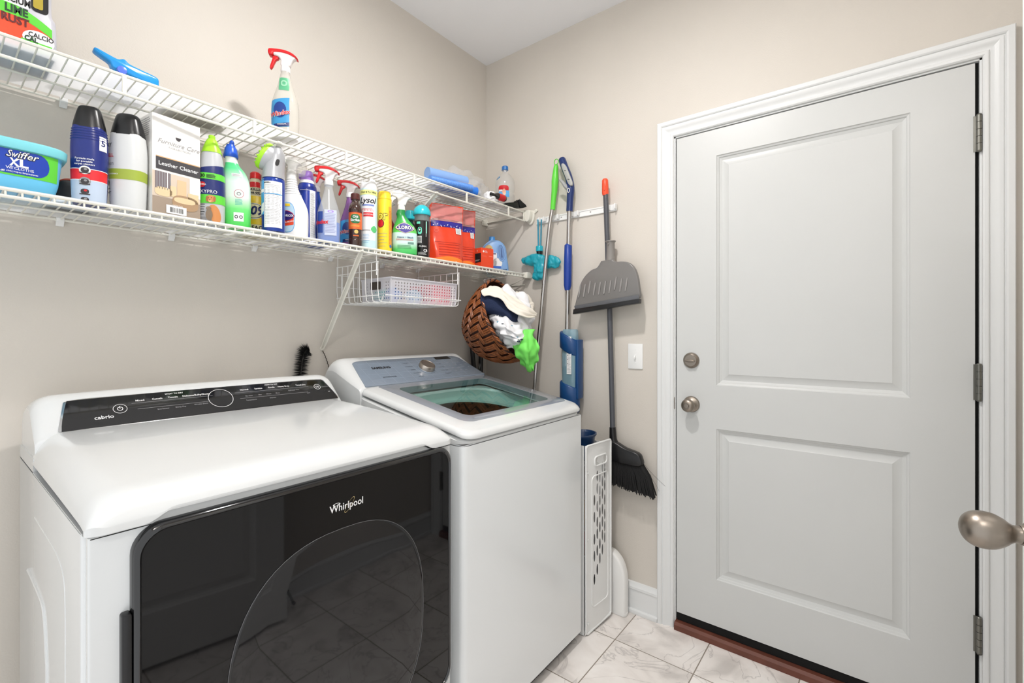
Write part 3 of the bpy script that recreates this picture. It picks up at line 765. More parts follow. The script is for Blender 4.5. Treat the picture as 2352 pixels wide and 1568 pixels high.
# hoses on the wall behind the washer
for i, (x, dx_) in enumerate(((-.128,-.03),(-.075,.01))):
    b = MB(); b.tube([(x+dx_,-.022,1.30),(x,-.024,1.05),(x,-.024,.2),(x,-.05,.02)], .013, 12)
    o = b.build('water_hose', blk, None); tag(o, ['black water hose on the wall under the wicker basket, nearer the washing machine', 'black water hose on the wall under the wicker basket, nearer the corner'][i], 'hose', 'black hoses behind the washing machine')
b = MB(); b.tube(cr([(-.105,-.02,1.02),(-.08,-.025,1.10),(-.05,-.02,1.19)], 4), .005, 8); 
tag(b.build('drain_pipe', chrome, None), 'thin silvery pipe rising behind the black hoses', 'pipe')

# ================================================================ SHELF CONTENTS
ZS, ZU = 1.5828, 1.9098      # top of the lower and upper decks
red = mat('red_plastic', (214,28,34), .28); redd = mat('dark_red_plastic', (140,16,24), .3)
blue = mat('deep_blue', (22,52,150), .25); lblue = mat('light_blue', (90,170,225), .3); navyp = mat('navy_print', (24,38,105), .3)
green = mat('print_green', (95,205,60), .3); lime = mat('lime', (165,225,40), .35); teal = mat('teal_plastic', (40,190,205), .25)
org = mat('orange_print', (232,74,36), .35); yel = mat('yellow_can', (250,212,50), .3); silv = mat('silver_plastic', (178,180,184), .28, .3)
pur = mat('purple_plastic', (165,125,215), .3); brn = mat('brown_cap', (82,34,30), .35); offw = mat('label_white', (236,236,232), .4)
def bottle(name, label, x, y, z, rz, group=None, cat='bottle'):
    return thing(name, label, cat, (x, y, z), math.radians(rz), group)
def sprayer(t, z, collar, top, trig, body=None, cx=0, sc=1.0, collar_r=.0145, long=1.0):
    """trigger head: nozzle to local -x, built from side outlines"""
    c = MB(); c.lathe([(z, collar_r), (z+.004, collar_r*1.05), (z+.018*sc, collar_r*.95), (z+.021*sc, collar_r*.8)], 24, c=(cx,0,0)); c.build('collar', collar, t)
    s_ = lambda L: [(cx+a*sc*long, z+b_*sc) for a, b_ in L]
    h = MB(); h.prism(s_(cr([(-.012,.018),(.012,.018),(.018,.030),(.024,.040),(.034,.046),(.020,.056),(-.005,.062),(-.030,.062),(-.033,.050),(-.018,.044),(-.012,.034)], 3, True)), -.010*sc, .010*sc, 'y', inset=.004*sc)
    h.build('spray_head', body or collar, t, sharp=50)
    h = MB(); h.prism(s_(cr([(-.046,.048),(-.047,.064),(-.030,.067),(-.004,.067),(.020,.060),(.036,.047),(.034,.043),(.016,.051),(-.006,.056),(-.030,.055),(-.034,.048)], 3, True)), -.0115*sc, .0115*sc, 'y', inset=.003*sc)
    h.build('head_cover', top, t, sharp=50)
    h = MB(); h.prism(s_(cr([(-.022,.048),(-.034,.047),(-.037,.036),(-.041,.022),(-.044,.010),(-.041,.006),(-.036,.012),(-.031,.024),(-.026,.034),(-.018,.040)], 3, True)), -.006*sc, .006*sc, 'y', inset=.002*sc)
    h.build('trigger', trig, t, sharp=50)

def liner_mat():
    m = bpy.data.materials.new('frosted_liner'); m.use_nodes = True; nt = m.node_tree; p = nt.nodes['Principled BSDF']; out = nt.nodes['Material Output']
    p.inputs['Base Color'].default_value = (.86,.88,.89,1); p.inputs['Roughness'].default_value = .25
    tl_ = nt.nodes.new('ShaderNodeBsdfTranslucent'); tl_.inputs[0].default_value = (.98,.99,1,1)
    tr = nt.nodes.new('ShaderNodeBsdfTransparent'); a = nt.nodes.new('ShaderNodeMixShader'); a.inputs[0].default_value = .15
    nt.links.new(tl_.outputs[0], a.inputs[1]); nt.links.new(p.outputs[0], a.inputs[2])
    b_ = nt.nodes.new('ShaderNodeMixShader'); b_.inputs[0].default_value = .74; nt.links.new(tr.outputs[0], b_.inputs[1]); nt.links.new(a.outputs[0], b_.inputs[2]); nt.links.new(b_.outputs[0], out.inputs[0]); return m
lnm = liner_mat()
for z_, x1_, lab in ((1.9080,-.062,'frosted clear plastic liner sheet lying on the wires of the upper shelf'),(1.5812,-.075,'frosted clear plastic liner sheet under the bottle row on the lower shelf')):
    b = MB(); b.box(-1.13,-.1370,0,1.13,.1370,.0011); o = b.build('shelf_liner', lnm); o.location = (x1_-1.13,-.1625,z_); tag(o, lab, 'shelf liner')
# 1 wipes tub
t = bottle('wipes_tub', 'light blue wipes tub with a blue and green label, leftmost on the lower shelf', -1.905, -.225, ZS, 0, cat='tub')
tb = mat('tub_blue', (105,195,235), .3); tg = mat('tub_label_blue', (20,62,170), .35); 
B = Body([(0,.088,.050),(.006,.092,.054),(.026,.097,.058),(.082,.103,.064),(.090,.104,.065)], n=5, smooth=False)
b = MB(); B.mesh(b); b.build('tub', tb, t, sharp=40)
B2 = Body([(.087,.109,.070),(.090,.111,.072),(.104,.112,.073),(.108,.108,.069),(.110,.102,.064)], n=5, smooth=False)
b = MB(); B2.mesh(b); b.build('lid', mat('tub_lid', (130,215,225), .3), t, sharp=40)
P = Print(B, .0006)
P.area(-.10, .095, .030, .086, green, 1, nu=24); P.area(-.10, .060, .034, .085, tg, 2, nu=24); P.disc(.058, .0595, .020, .0255, tg, 2)
P.text('Swiffer', .030, .0745, .0200, txk, .05, .3, lift=3); P.text('Swiffer', .030, .0750, .0200, txw, .006, .3, lift=4)
P.text('XL', .027, .0575, .023, txw, .04, 0, 1.2, lift=3); P.text('WET CLOTHS', .028, .0455, .0080, txw, .01, lift=3); P.text('mopping cloths | trapea limpiadores', .022, .0385, .0052, txw, .01, lift=3)
P.build('label', t)
# 2 dark applicator behind
t = bottle('scrub_brush', 'dark grey hand scrub brush with a rust red top, behind the wipes tub', -1.775, -.130, ZS, 0, cat='brush')
b = MB(); b.prism(cr([(-.045,.012),(-.036,.024),(-.028,.050),(-.016,.070),(.004,.074),(.022,.066),(.030,.044),(.038,.022),(.047,.012)], 4), -.028, .028, 'y', inset=.008); b.build('handle', mat('dark_grip', (58,60,62), .5), t, sharp=60)
b = MB(); b.prism(cr([(-.022,.064),(-.012,.075),(.004,.079),(.020,.071),(.026,.060),(.004,.070)], 4, True), -.024, .024, 'y', inset=.005); b.build('top_grip', mat('rust_red', (170,70,48), .5), t, sharp=60)
b = MB(); 
for i in range(11):
    for j in range(5): b.tube([(-.04+.008*i, -.02+.01*j, .013), (-.041+.008*i, -.021+.01*j, .0)], .0022, 5)
tag(b.build('bristles', blk, t), kind='stuff')
# 3, 4 carpet cleaner bottles
def flask(name, label, x, y, rz, body, cap, h, w, d, rings_=False):
    t = bottle(name, label, x, y, ZS, rz)
    B = Body([(0,w*.86,d*.9),(.006,w*.92,d),(h*.35,w*1.0,d*1.02),(h*.58,w*1.02,d),(h*.74,w*.94,d*.94),(h*.78,w*.90,d*.90)], n=2.6)
    b = MB(); B.mesh(b, off=0); b.build('bottle', body, t, sharp=50)
    C = Body([(h*.765,w*.93,d*.93),(h*.80,w*.90,d*.90),(h*.90,w*.76,d*.78),(h*.975,w*.62,d*.62),(h*.995,w*.5,d*.5),(h,w*.3,d*.3)], n=2.4)
    b = MB(); C.mesh(b); 
    b.build('cap', cap, t, sharp=50)
    return t, B
navy = mat('navy_bottle', (26,42,120), .22)
t, B = flask('carpet_cleaner_bottle', 'navy blue flask with black cap and red and white bands, right of wipes tub', -1.753, -0.252, -28, navy, blk, .237, .034, .026)
P = Print(B, .0004)
P.area(-.05, .05, .052, .078, mat('label_red', (225,35,45), .35), 1, nu=24); P.area(-.05, .05, .0, .052, mat('label_ice', (190,205,225), .35), 1, nu=24)
P.area(-.05,.05,.078,.0795,txw,2,nu=24); P.area(-.05,.05,.0515,.053,txw,2,nu=24)
for i, s_ in enumerate(('Formula made','for portable','carpet cleaners')): P.text(s_, -.001, .103-.0065*i, .0062, txw, .015)
dk = mat('picture_dark', (58,52,56), .5)
for i, v in enumerate((.077,.050,.026,.006)):
    if i < 2: P.disc(0, v-.001, .011, .010, txs if i else offw, 2)
    P.disc(0, v-.001, .0075, .006, dk, 3, ex=2.6); P.area(-.010,.010,v-.009,v-.0065,dk,3,nu=4,nv=1); P.disc(.0015,v+.001,.003,.0025,txr if i == 2 else txs,4)
P.area(.026,.044,.128,.163,txw,2,nu=6); P.text('5', .034, .146, .02, navyp, .02)
P.build('label', t)
for k in range(5):
    b = MB(); 
b = MB()
for k in range(5):
    z = .152+.0062*k; _, rx, ry, _2 = B.at(z); b.tube([(x, y, z) for x, y in (B.xy(2*PI*j/32+.01, rx+.0001, ry+.0001) for j in range(32))], .0011, 5, closed=True)
b.build('grip_ridges', navy, t)
t, B = flask('carpet_cleaner_bottle', 'pearl grey flask with black cap and olive green band, left of leather box', -1.678, -0.250, -38, mat('pearl_grey', (214,216,216), .28), blk, .246, .039, .028)
P = Print(B, .0004); P.area(-.07,.07,.073,.099,mat('olive_band', (158,176,64), .35),1,nu=30)
P.text('BISSELL', -.034, .132, .012, txr, .02, sx=.8); P.text('green', -.032, .112, .014, txs, .01, sx=.9); P.text('Carpet & Upholstery', -.034, .086, .006, txw, .01)
P.disc(-.036,.064,.006,.007,mat('label_brown',(120,70,40),.4),2); P.lines(-.048,-.024,.036,.054,2,txk,.0014); P.area(-.045,-.028,.018,.030,txw,1)
P.text('OXY', -.036, .158, .014, txk, .01, sx=.8); P.build('label', t)

# 5 leather cleaner box
t = bottle('leather_cleaner_box', 'tall white carton printed with a leather sofa and a dark band, between bottles', -1.585, -.234, ZS, 7, cat='box')
bw, bd, bh = .057, .042, .262
b = MB(); b.box(-bw,-bd,0,bw,bd,bh); b.build('carton', mat('carton_white', (240,238,234), .45), t, mods=[bev(.0012,2)])
P = Print(plane((0,-bd-.0002,0),(1,0,0),(0,0,1)), .0003)
P.area(-bw,bw,0,.112,mat('print_wall',(212,196,178),.5),1,nu=1,nv=1); P.area(-bw,bw,0,.046,mat('print_rug',(158,142,126),.5),2,nu=1,nv=1)
P.area(-bw+.008,bw,.118,.150,mat('print_charcoal',(62,60,64),.45),2,nu=1,nv=1); P.area(-bw+.008,bw,.150,.1525,mat('print_tan',(208,168,120),.45),2,nu=1,nv=1)
P.text('Leather Cleaner', .004, .134, .0145, txw, .012)
P.text('Furniture Care', .004, .193, .0165, txs, 0, .35); P.text('COLLECTION', .006, .181, .0065, txs, 0, sx=1.3); P.disc(.003,.209,.0055,.0042,dk,2,ex=1.6); P.area(-.0035,.009,.210,.2135,dk,3,nu=1,nv=1)
P.area(-bw+.006,-bw+.042,.066,.112,mat('print_curtain',(120,108,112),.5),3,nu=1,nv=1)
for k in range(6): P.area(-bw+.009+.006*k,-bw+.011+.006*k,.066,.112,offw if k == 4 else txs,4,nu=1,nv=1)
sf = mat('print_sofa',(226,200,160),.5); sfd = mat('print_sofa_shade',(170,140,108),.5)
P.area(.0,.022,.035,.100,mat('print_door',(226,190,150),.5),3,nu=1,nv=1); P.area(.030,bw,.06,.112,offw,3,nu=1,nv=1)
P.disc(-.032,.060,.020,.012,sf,4,ex=2.6); P.area(-.018,-.002,.052,.080,sf,4,nu=1,nv=1)
P.disc(.020,.040,.032,.020,sfd,5,ex=2.8); P.disc(.018,.046,.026,.008,sf,6,ex=2.6); P.area(.026,.052,.044,.070,sf,5,nu=1,nv=1)
P.area(-.026,.022,.006,.028,txw,6,nu=1,nv=1); P.bars(-.018,.016,.010,.023,txk,16,7); P.text('Leather Sofa', .0, .030, .005, txw, 0, lift=7)
P.build('front_print', t)
P = Print(plane((-bw-.0002,0,0),(0,-1,0),(0,0,1)), .0003)
P.lines(-.034,.034,.205,.255,9,txs,.0014,1,.2); P.bars(-.002,.016,.045,.178,txk,40,1,False); P.area(.028,.038,.0,.18,offw,1,nu=1,nv=1); P.text('32 FL OZ', -.012, .19, .010, txk, .01); P.build('side_print', t)

# 6 pet stain bottle
t = bottle('pet_stain_bottle', 'grey and navy bottle with lime cap and a dog picture, right of the carton', -1.487, -0.248, ZS, -30)
B = Body([(0,.030,.024),(.006,.032,.026),(.10,.033,.027),(.155,.031,.026),(.19,.027,.023),(.215,.021,.019),(.228,.016,.016)], n=2.5)
b = MB(); B.mesh(b); b.build('bottle', mat('soft_grey', (190,192,196), .3), t, sharp=50)
C = Body([(.205,.0255,.0225),(.214,.0235,.021),(.225,.020,.0185),(.238,.015,.015),(.246,.011,.011),(.2465,.0085,.0085),(.256,.0085,.0085),(.258,.006,.006)], n=2.2, smooth=False)
b = MB(); C.mesh(b); b.build('cap', lime, t, sharp=40)
P = Print(B, .0004); 
P.area(-.052,.052,.078,.170,navyp,1,nu=24,hi=lambda a: -.018*(1-a)); P.area(-.052,.052,.122,.140,green,2,nu=24,lo=lambda a: .004*(1-a),hi=lambda a: .004*(1-a))
P.area(-.052,.052,.055,.080,green,2,nu=24); P.text('30', -.018,.133,.013,txk,.03); P.lines(-.008,.016,.127,.138,4,txk,.0016,3,.2)
P.disc(-.019,.108,.009,.008,txr,3); P.text('BISSELL', -.018,.108,.0062,txw,.02,lift=4); P.text('OXYPRO', -.008,.088,.013,txw,0)
P.lines(-.034,-.010,.020,.055,5,txk,.0014,3,.2)
dog = mat('print_dog',(206,136,78),.5); cat_ = mat('print_cat',(130,112,92),.5)
P.disc(.012,.026,.014,.026,dog,4,ex=2.2,rot=.25); P.disc(.003,.068,.010,.0105,dog,5); P.disc(-.0055,.067,.003,.008,mat('print_dog_dark',(168,98,52),.5),6); P.disc(.0115,.068,.003,.008,mat('print_dog_dark',(168,98,52),.5),6)
P.disc(.001,.062,.0038,.0045,mat('print_muzzle',(226,176,120),.5),7); P.disc(.001,.0645,.0015,.0012,txk,8); P.disc(-.002,.071,.001,.001,txk,8); P.disc(.0045,.071,.001,.001,txk,8)
P.disc(-.001,.022,.008,.016,cat_,8); P.disc(-.002,.040,.006,.0055,cat_,9); P.area(-.034,-.008,.004,.016,txs,3)
P.build('label', t)

# 7 toilet cleaner
t = bottle('toilet_cleaner_bottle', 'green and white bottle with blue angled nozzle cap, right of the dog bottle', -1.419, -0.245, ZS, -35)
B = Body([(0,.034,.024),(.006,.036,.026),(.07,.037,.027),(.13,.036,.026,-.001),(.165,.030,.023,-.005),(.19,.019,.017,-.012),(.208,.0155,.0155,-.015),(.214,.0155,.0155,-.016)], n=2.5)
def grad_mat():
    m = mat('toilet_bottle_green', (70,200,120), .28); nt = m.node_tree; p = nt.nodes['Principled BSDF']
    tc = nt.nodes.new('ShaderNodeTexCoord'); sp_ = nt.nodes.new('ShaderNodeSeparateXYZ'); r = nt.nodes.new('ShaderNodeValToRGB')
    mu = nt.nodes.new('ShaderNodeMath'); mu.operation = 'MULTIPLY'; mu.inputs[1].default_value = 1/.22
    nt.links.new(tc.outputs['Object'], sp_.inputs[0]); nt.links.new(sp_.outputs[2], mu.inputs[0]); nt.links.new(mu.outputs[0], r.inputs[0])
    e = r.color_ramp.elements; e[0].position = 0; e[0].color = (*lin((70,205,80)),1); e[1].position = .88; e[1].color = (*lin((80,205,130)),1)
    for ps, c in ((.25,(110,222,120)),(.42,(225,245,228)),(.62,(220,245,230)),(.80,(90,212,140)),(.885,(240,245,242))):
        k = e.new(ps); k.color = (*lin(c),1)
    nt.links.new(r.outputs[0], p.inputs['Base Color']); return m
b = MB(); B.mesh(b); b.build('bottle', grad_mat(), t, sharp=50)
b = MB(); b.lathe([(.212,.019),(.216,.020),(.226,.0185),(.238,.0165),(.243,.014)], 28, c=(-.016,0,0)); b.lathe([(.242,.0135),(.251,.011),(.252,.006)], 20, c=(-.016,0,0))
b.tube([(-.015,0,.246),(-.013,0,.258),(-.013,0,.264)], [.008,.0065,.004], 12); b.build('nozzle_cap', mat('cap_blue', (20,85,205), .3), t, sharp=40)
P = Print(B, .0004); P.disc(.012,.100,.013,.013,mat('print_ring_red',(200,110,140),.4),1,hole=.9); P.disc(.012,.100,.006,.005,txs,1,hole=.6); P.lines(.002,.022,.066,.084,5,mat('print_teal',(70,175,170),.4),.0014,1)
P.area(-.002,.024,.018,.044,txw,1); 
for u in (.005,.017): P.disc(u,.031,.0045,.005,txk,2,hole=.6)
P.disc(-.034,.122,.008,.024,navyp,1); P.disc(-.034,.122,.006,.020,txs,2); P.disc(-.033,.088,.007,.012,mat('print_plum',(90,40,110),.4),1); P.text('TOILET', -.033,.048,.010,mat('print_dkgreen',(20,90,60),.4),.02,rot=PI/2); P.area(-.004,.022,.151,.160,txw,1); P.lines(-.002,.020,.152,.159,3,txs,.0008,2)
P.build('label', t)

# 8 surface cleaner (409)
t = bottle('surface_cleaner_bottle', 'yellow label spray bottle mostly hidden between the green bottle and silver can', -1.332, -.165, ZS, -35)
B = Body([(0,.038,.026),(.006,.040,.028),(.09,.041,.029),(.125,.034,.026),(.155,.020,.018),(.19,.0135,.0135)], n=2.4)
b = MB(); B.mesh(b); b.build('bottle', mat('bottle_cream', (226,214,180), .3), t, sharp=50)
P = Print(B, .0005); P.area(-.055,.055,.035,.128,yel,1,nu=24,hi=lambda a: -.01*(2*a-1)**2); P.disc(0,.078,.034,.026,txw,2); P.disc(0,.078,.032,.0235,txk,3); P.disc(0,.078,.030,.022,mat('label_cream',(250,238,190),.4),4)
P.text('409', 0,.078,.040,navyp,.03,.2,.9,lift=6); P.area(-.055,.055,.0,.034,mat('label_cream',(250,238,190),.4),1,nu=24); P.text('SURFACE', 0,.024,.017,txk,.03,lift=3); P.text('CLEANER', 0,.010,.011,txk,.01,lift=3)
P.text('KILLS', .004,.150,.012,txk,.03,lift=3); P.text('99.9%', .004,.137,.012,txk,.03,lift=3); P.area(-.018,.018,.158,.176,red,1); P.build('label', t)
b = MB(); b.lathe([(.188,.0165),(.206,.0155),(.21,.012)], 20); b.build('collar', red, t)

# 9 foam can with brush head
t = bottle('upholstery_foam_can', 'blue and white foam can topped by a silver brush head with lime bristles', -1.326, -0.278, ZS, -38, cat='can')
B = Body([(0,.0305),(.002,.0325),(.008,.033),(.158,.033),(.163,.0315),(.168,.028)], n=2, smooth=False)
b = MB(); B.mesh(b); b.build('can', mat('can_blue', (28,60,150), .2, .2), t, sharp=40)
P = Print(B, .0004); P.area(-.05,-.022,.0,.16,lblue,1,lo=lambda a: .05+.0*a,nu=8); P.area(-.05,-.022,.118,.128,txw,2,nu=8); P.disc(-.036,.095,.012,.024,mat('can_cyan',(60,165,205),.3),2); P.area(-.05,-.022,.040,.075,txw,2,nu=8,lo=lambda a: .02*a,hi=lambda a:.012*a)
P.area(-.020,.034,.010,.152,txw,2,nu=12); P.text('BISSELL', -.010,.147,.0065,txk,.03); P.lines(-.017,.031,.020,.142,26,txs,.0011,3,.15); P.area(-.019,.033,.112,.1145,lblue,4,nu=10,nv=1)
P.build('label', t)
b = MB(); C = Body([(.166,.0315,.0315),(.185,.0305,.030),(.205,.0290,.029,.002),(.225,.0265,.0275,.006),(.245,.0225,.025,.009),(.262,.0165,.019,.009),(.272,.008,.010,.007)], n=2.3); C.mesh(b)
# tilted oval plate carrying the bristles, facing local -x and up
M0 = Matrix.Translation((-.014,0,.232)) @ Matrix.Rotation(math.radians(-60), 4, 'Y')
b.M = M0; b.lathe([(-.034,.016),(-.022,.032),(-.006,.041),(.004,.043)], 36, sy=.8); b.build('brush_head', silv, t, sharp=50)
b = MB(); b.M = M0; b.lathe([(.004,.0425),(.006,.044),(.016,.0435),(.0175,.040),(.0175,.01)], 44, sy=.8)
for i in range(16):
    for j in range(3):
        a = 2*PI*i/16; r = .012+.011*j; b.tube([(r*math.cos(a), r*.8*math.sin(a), .016), (r*1.05*math.cos(a), r*.84*math.sin(a), .023)], .003, 5)
tag(b.build('bristles', lime, t), 'lime green bristles')
b = MB(); b.lathe([(0,.0001),(.0004,.006)], 16); b = MB(); Q = plane((.0,-.0282,.212),(1,0,.0),(0,0,1)); 
PQ = Print(C, .0006); PQ.disc(.014,.212,.0055,.0105,txk,2,ex=2.6); PQ.build('finger_hole', t)

# 10 white spray bottle
t = bottle('spray_bottle', 'white spray bottle with ribbed neck and orange and blue label, beside silver can', -1.244, -0.245, ZS, -40)
wb = mat('bottle_white', (242,242,240), .3)
B = Body([(0,.040,.028),(.006,.043,.030),(.07,.044,.031),(.10,.041,.030,-.001),(.135,.029,.024,-.004),(.165,.019,.019,-.007),(.205,.0155,.0155,-.008)], n=2.4)
b = MB(); B.mesh(b)
for k in range(7): z = .143+.008*k; _, rx, ry, cx = B.at(z); b.tube([(x+cx, y, z) for x, y in (B.xy(2*PI*j/28+.01, rx, ry) for j in range(28))], .0014, 5, closed=True)
b.build('bottle', wb, t, sharp=50)
P = Print(B, .0005); P.disc(-.016,.062,.026,.050,lblue,1,ex=3); P.disc(-.016,.062,.0245,.048,mat('label_pale',(190,222,238),.4),2,ex=3)
P.disc(-.016,.066,.0225,.0155,mat('logo_navy',(50,30,110),.4),4,ex=1.7); P.disc(-.016,.066,.0245,.0175,txr,3,ex=1.7); P.text('CLOROX', -.016,.066,.0105,txw,.03,.1,lift=6); P.area(-.036,.006,.030,.050,org,3,lo=lambda a:.008*a,hi=lambda a:.010*a,nu=8); P.text('MOLD & MILDEW', -.014,.045,.0058,txw,.02,rot=.2,lift=5); P.area(-.034,-.004,.098,.106,yel,3)
P.build('label', t)
sprayer(t, .205, wb, wb, wb, wb, cx=-.008, sc=.86)
tc_ = mat('shrink_clear', (215,212,205), .15, alpha=.35); b = MB(); b.lathe([(.21,.028),(.235,.034),(.262,.030),(.266,.012)], 24, c=(.006,0,0), sy=.7); b.build('clear_guard', tc_, t)

# 11 blue fabric spray with purple cap
t = bottle('stain_remover_bottle', 'dark blue rounded bottle with purple cap, right of the white spray bottle', -1.174, -.198, ZS, -35)
B = Body([(0,.030),(.004,.0325),(.01,.033),(.175,.033),(.195,.030),(.208,.023)], n=2, smooth=False)
b = MB(); B.mesh(b); b.build('bottle', blue, t, sharp=30)
b = MB(); b.lathe([(.204,.0265),(.212,.0255),(.216,.022)], 28); b.build('neck_ring', plw, t)
b = MB(); b.lathe([(.213,.0225),(.225,.0215),(.243,.0195),(.248,.017),(.249,.008)], 28); b.tube([(-.006,0,.232),(-.026,0,.232)], .0095, 14); b.build('cap', pur, t, sharp=40)
P = Print(B, .0004); P.area(.012,.034,.004,.178,txw,1,nu=8); P.lines(.014,.030,.012,.168,44,txk,.0008,2,.3); P.disc(-.030,.075,.026,.075,lblue,1,ex=3.4); P.disc(-.030,.075,.021,.069,mat('label_midblue',(40,100,200),.35),2,ex=3.4); P.disc(-.032,.098,.013,.016,mat('pink_mark',(200,60,90),.4),3)
P.area(-.02,.0115,.176,.1775,txw,2); P.build('label', t)

# window cleaner bottles
def windex(label, x, y, z, rz, body, sc=1.0, liquid=None, grp=None, lab=True, back=False, sheet=True):
    t = bottle('window_cleaner_bottle', label, x, y, z, rz, grp)
    B = Body([(0,.034*sc,.022*sc),(.006,.037*sc,.025*sc),(.06*sc,.039*sc,.026*sc),(.105*sc,.037*sc,.025*sc),(.135*sc,.029*sc,.021*sc),(.165*sc,.020*sc,.017*sc),(.195*sc,.0135*sc,.0135*sc),(.205*sc,.0125*sc,.0125*sc)], n=2.5)
    b = MB(); B.mesh(b); b.build('bottle', body, t, sharp=50)
    if liquid:
        b = MB(); Bl = Body([(q[0], q[1]-.0015, q[2]-.0015, 0) for q in B.st if q[0] <= liquid[1]], n=2.5, smooth=False); Bl.mesh(b); b.build('liquid', liquid[0], t, sharp=50)
        b = MB(); b.tube([(0,0,.19*sc),(.002,0,.03)], .0022, 6); b.build('dip_tube', plw, t)
    P = Print(B, .0006)
    if lab:
        P.area(-.040*sc,.016*sc,.022*sc,.112*sc,mat('windex_blue',(60,150,205),.35),1,nu=14,hi=lambda a:.012*a-.006,lo=lambda a:.008*a); P.disc(-.010*sc,.078*sc,.018*sc,.024*sc,mat('windex_navy',(28,62,140),.35),2)
        P.text('Windex', -.011*sc, .066*sc, .0185*sc, txw, .06, .3, .95, .26, 4); P.text('Windex', -.011*sc, .066*sc, .0185*sc, txr, .02, .3, .95, .26, 5); P.area(-.026*sc,.016*sc,.024*sc,.034*sc,navyp,3,lo=lambda a:.008*a,hi=lambda a:.008*a); P.text('VINEGAR', -.004*sc,.034*sc,.006*sc,txw,.01,rot=.12,lift=5)
        if sheet: P.area(-.014*sc,.014*sc,.140*sc,.180*sc,mat('sticker_green',(90,175,130),.4),2); P.disc(0,.162*sc,.009*sc,.010*sc,mat('sticker_green_light',(150,205,170),.4),3,hole=.5)
    if back: 
        P.area(-.040*sc,-.018*sc,.030*sc,.105*sc,mat('windex_navy',(28,62,140),.35),1); P.text('Windex', -.030*sc,.066*sc,.020*sc,txr,.03,.2,.9,.1,3)
        P.area(-.012*sc,.028*sc,.022*sc,.112*sc,mat('back_label',(196,204,228),.4),1); P.lines(-.010*sc,.026*sc,.030*sc,.100*sc,13,mat('back_print',(150,158,196),.4),.0018,2,.2); P.disc(.008*sc,.106*sc,.010*sc,.004*sc,pur,2,hole=.6)
    P.build('label', t)
    sprayer(t, .203*sc, plw, red, red, mat('head_clear_white',(236,228,226),.3), sc=sc*.98)
    return t
windex('clear spray bottle with red trigger and blue label, standing alone on the upper shelf', -1.263, -0.225, ZU, -38, clear2, 1.08)
windex('clear red-trigger spray bottle with blue liquid and pale back label, beside purple cap', -1.130, -0.262, ZS, -35, clear, .98, (mat('blue_liquid',(20,110,215),.1,alpha=.9), .075), lab=False, back=True)
windex('deep blue red-trigger spray bottle standing behind the blue liquid one', -1.118, -.155, ZS, -30, mat('blue_clear',(30,80,185),.1,alpha=.9), .98, lab=True, sheet=False)
windex('red-trigger spray bottle with purple tint neck, behind the brown polish bottle', -1.007, -0.200, ZS, -35, mat('violet_clear',(140,90,160),.1,alpha=.75), .96, lab=True, sheet=False)

# brown polish bottle
t = bottle('furniture_polish_bottle', 'small dark brown bottle with orange label and brown cap, front of shelf', -1.025, -0.262, ZS, -33)
B = Body([(0,.0205),(.003,.0235),(.022,.0245),(.030,.0225),(.036,.0235),(.125,.0235),(.132,.0245),(.140,.0235),(.150,.020),(.160,.0145),(.166,.0125),(.176,.0125)], n=2, k=4)
b = MB(); B.mesh(b); b.build('bottle', mat('amber_dark',(58,34,26),.12,coat=.5), t, sharp=50)
b = MB(); b.lathe([(.172,.0155),(.175,.0165),(.192,.0160),(.195,.0135)], 28); b.build('cap', brn, t)
P = Print(B, .0004); P.area(-.034,.034,.062,.124,mat('label_orange',(222,104,44),.35),1,nu=20); P.disc(0,.099,.017,.017,mat('crest_green',(40,110,60),.4),2,ex=3); P.text('Old', 0,.106,.012,txw,.03,lift=4); P.text('English', 0,.094,.012,txw,.03,lift=4); P.lines(-.018,.018,.070,.078,2,mat('label_yellow',(240,200,90),.4),.0012,2,.1); P.disc(.003,.052,.007,.007,mat('label_gold',(225,190,110),.4),2); P.area(-.008,.012,.036,.040,mat('label_orange',(222,104,44),.35),1); P.area(-.034,.034,.122,.124,redd,2,nu=12,nv=1)
P.build('label', t)
# disinfectant can
t = bottle('disinfectant_can', 'tall white and pale aqua aerosol can with notched white cap', -0.963, -0.255, ZS, -35, cat='can')
B = Body([(0,.028),(.002,.0305),(.008,.031),(.222,.031),(.226,.030)], n=2, smooth=False)
b = MB(); B.mesh(b); b.build('can', mat('can_aqua',(200,232,236),.25), t, sharp=40)
b = MB(); R = []; n2 = 36
for z, r in ((.224,.0305),(.238,.030),(.252,.0275),(.262,.0235)):
    R.append([(r*math.cos(2*PI*j/n2), r*math.sin(2*PI*j/n2), z-(.016 if z > .26 and (20 <= j <= 27) else (.006 if z > .25 and 20 <= j <= 27 else 0))) for j in range(n2)])
R.append([(p[0]*.86,p[1]*.86,p[2]-.001) for p in R[-1]]); R.append([(p[0]*.8,p[1]*.8,.236) for p in R[-1]]); b.rings(R); b.lathe([(.236,.007),(.246,.006)], 12); b.build('cap', plw, t, sharp=50)
P = Print(B, .0004); P.area(-.048,.048,.200,.218,mat('can_yellow',(236,240,150),.4),1,nu=24); P.text('COLD & FLU VIRUS', -.002,.209,.009,txk,.02,.2,.8); P.area(-.030,.026,.03,.197,txw,1,nu=16); P.text('Lysol', -.006,.178,.030,txk,.02,.3); P.area(-.024,.020,.158,.164,mat('can_periwinkle',(120,140,200),.4),2)
P.lines(-.026,.020,.138,.150,3,txr,.0016,2,.2); P.area(-.020,.016,.118,.134,mat('can_red',(214,50,60),.4),2); P.text('DISINFECTANT', -.002,.126,.006,txw,.02,lift=3); P.disc(.020,.072,.013,.013,mat('leaf_green',(90,195,120),.4),3,ex=1.5); P.area(-.026,.006,.066,.069,txs,2); P.lines(-.022,.004,.020,.055,6,lblue,.0012,2,.2)
P.build('label', t)
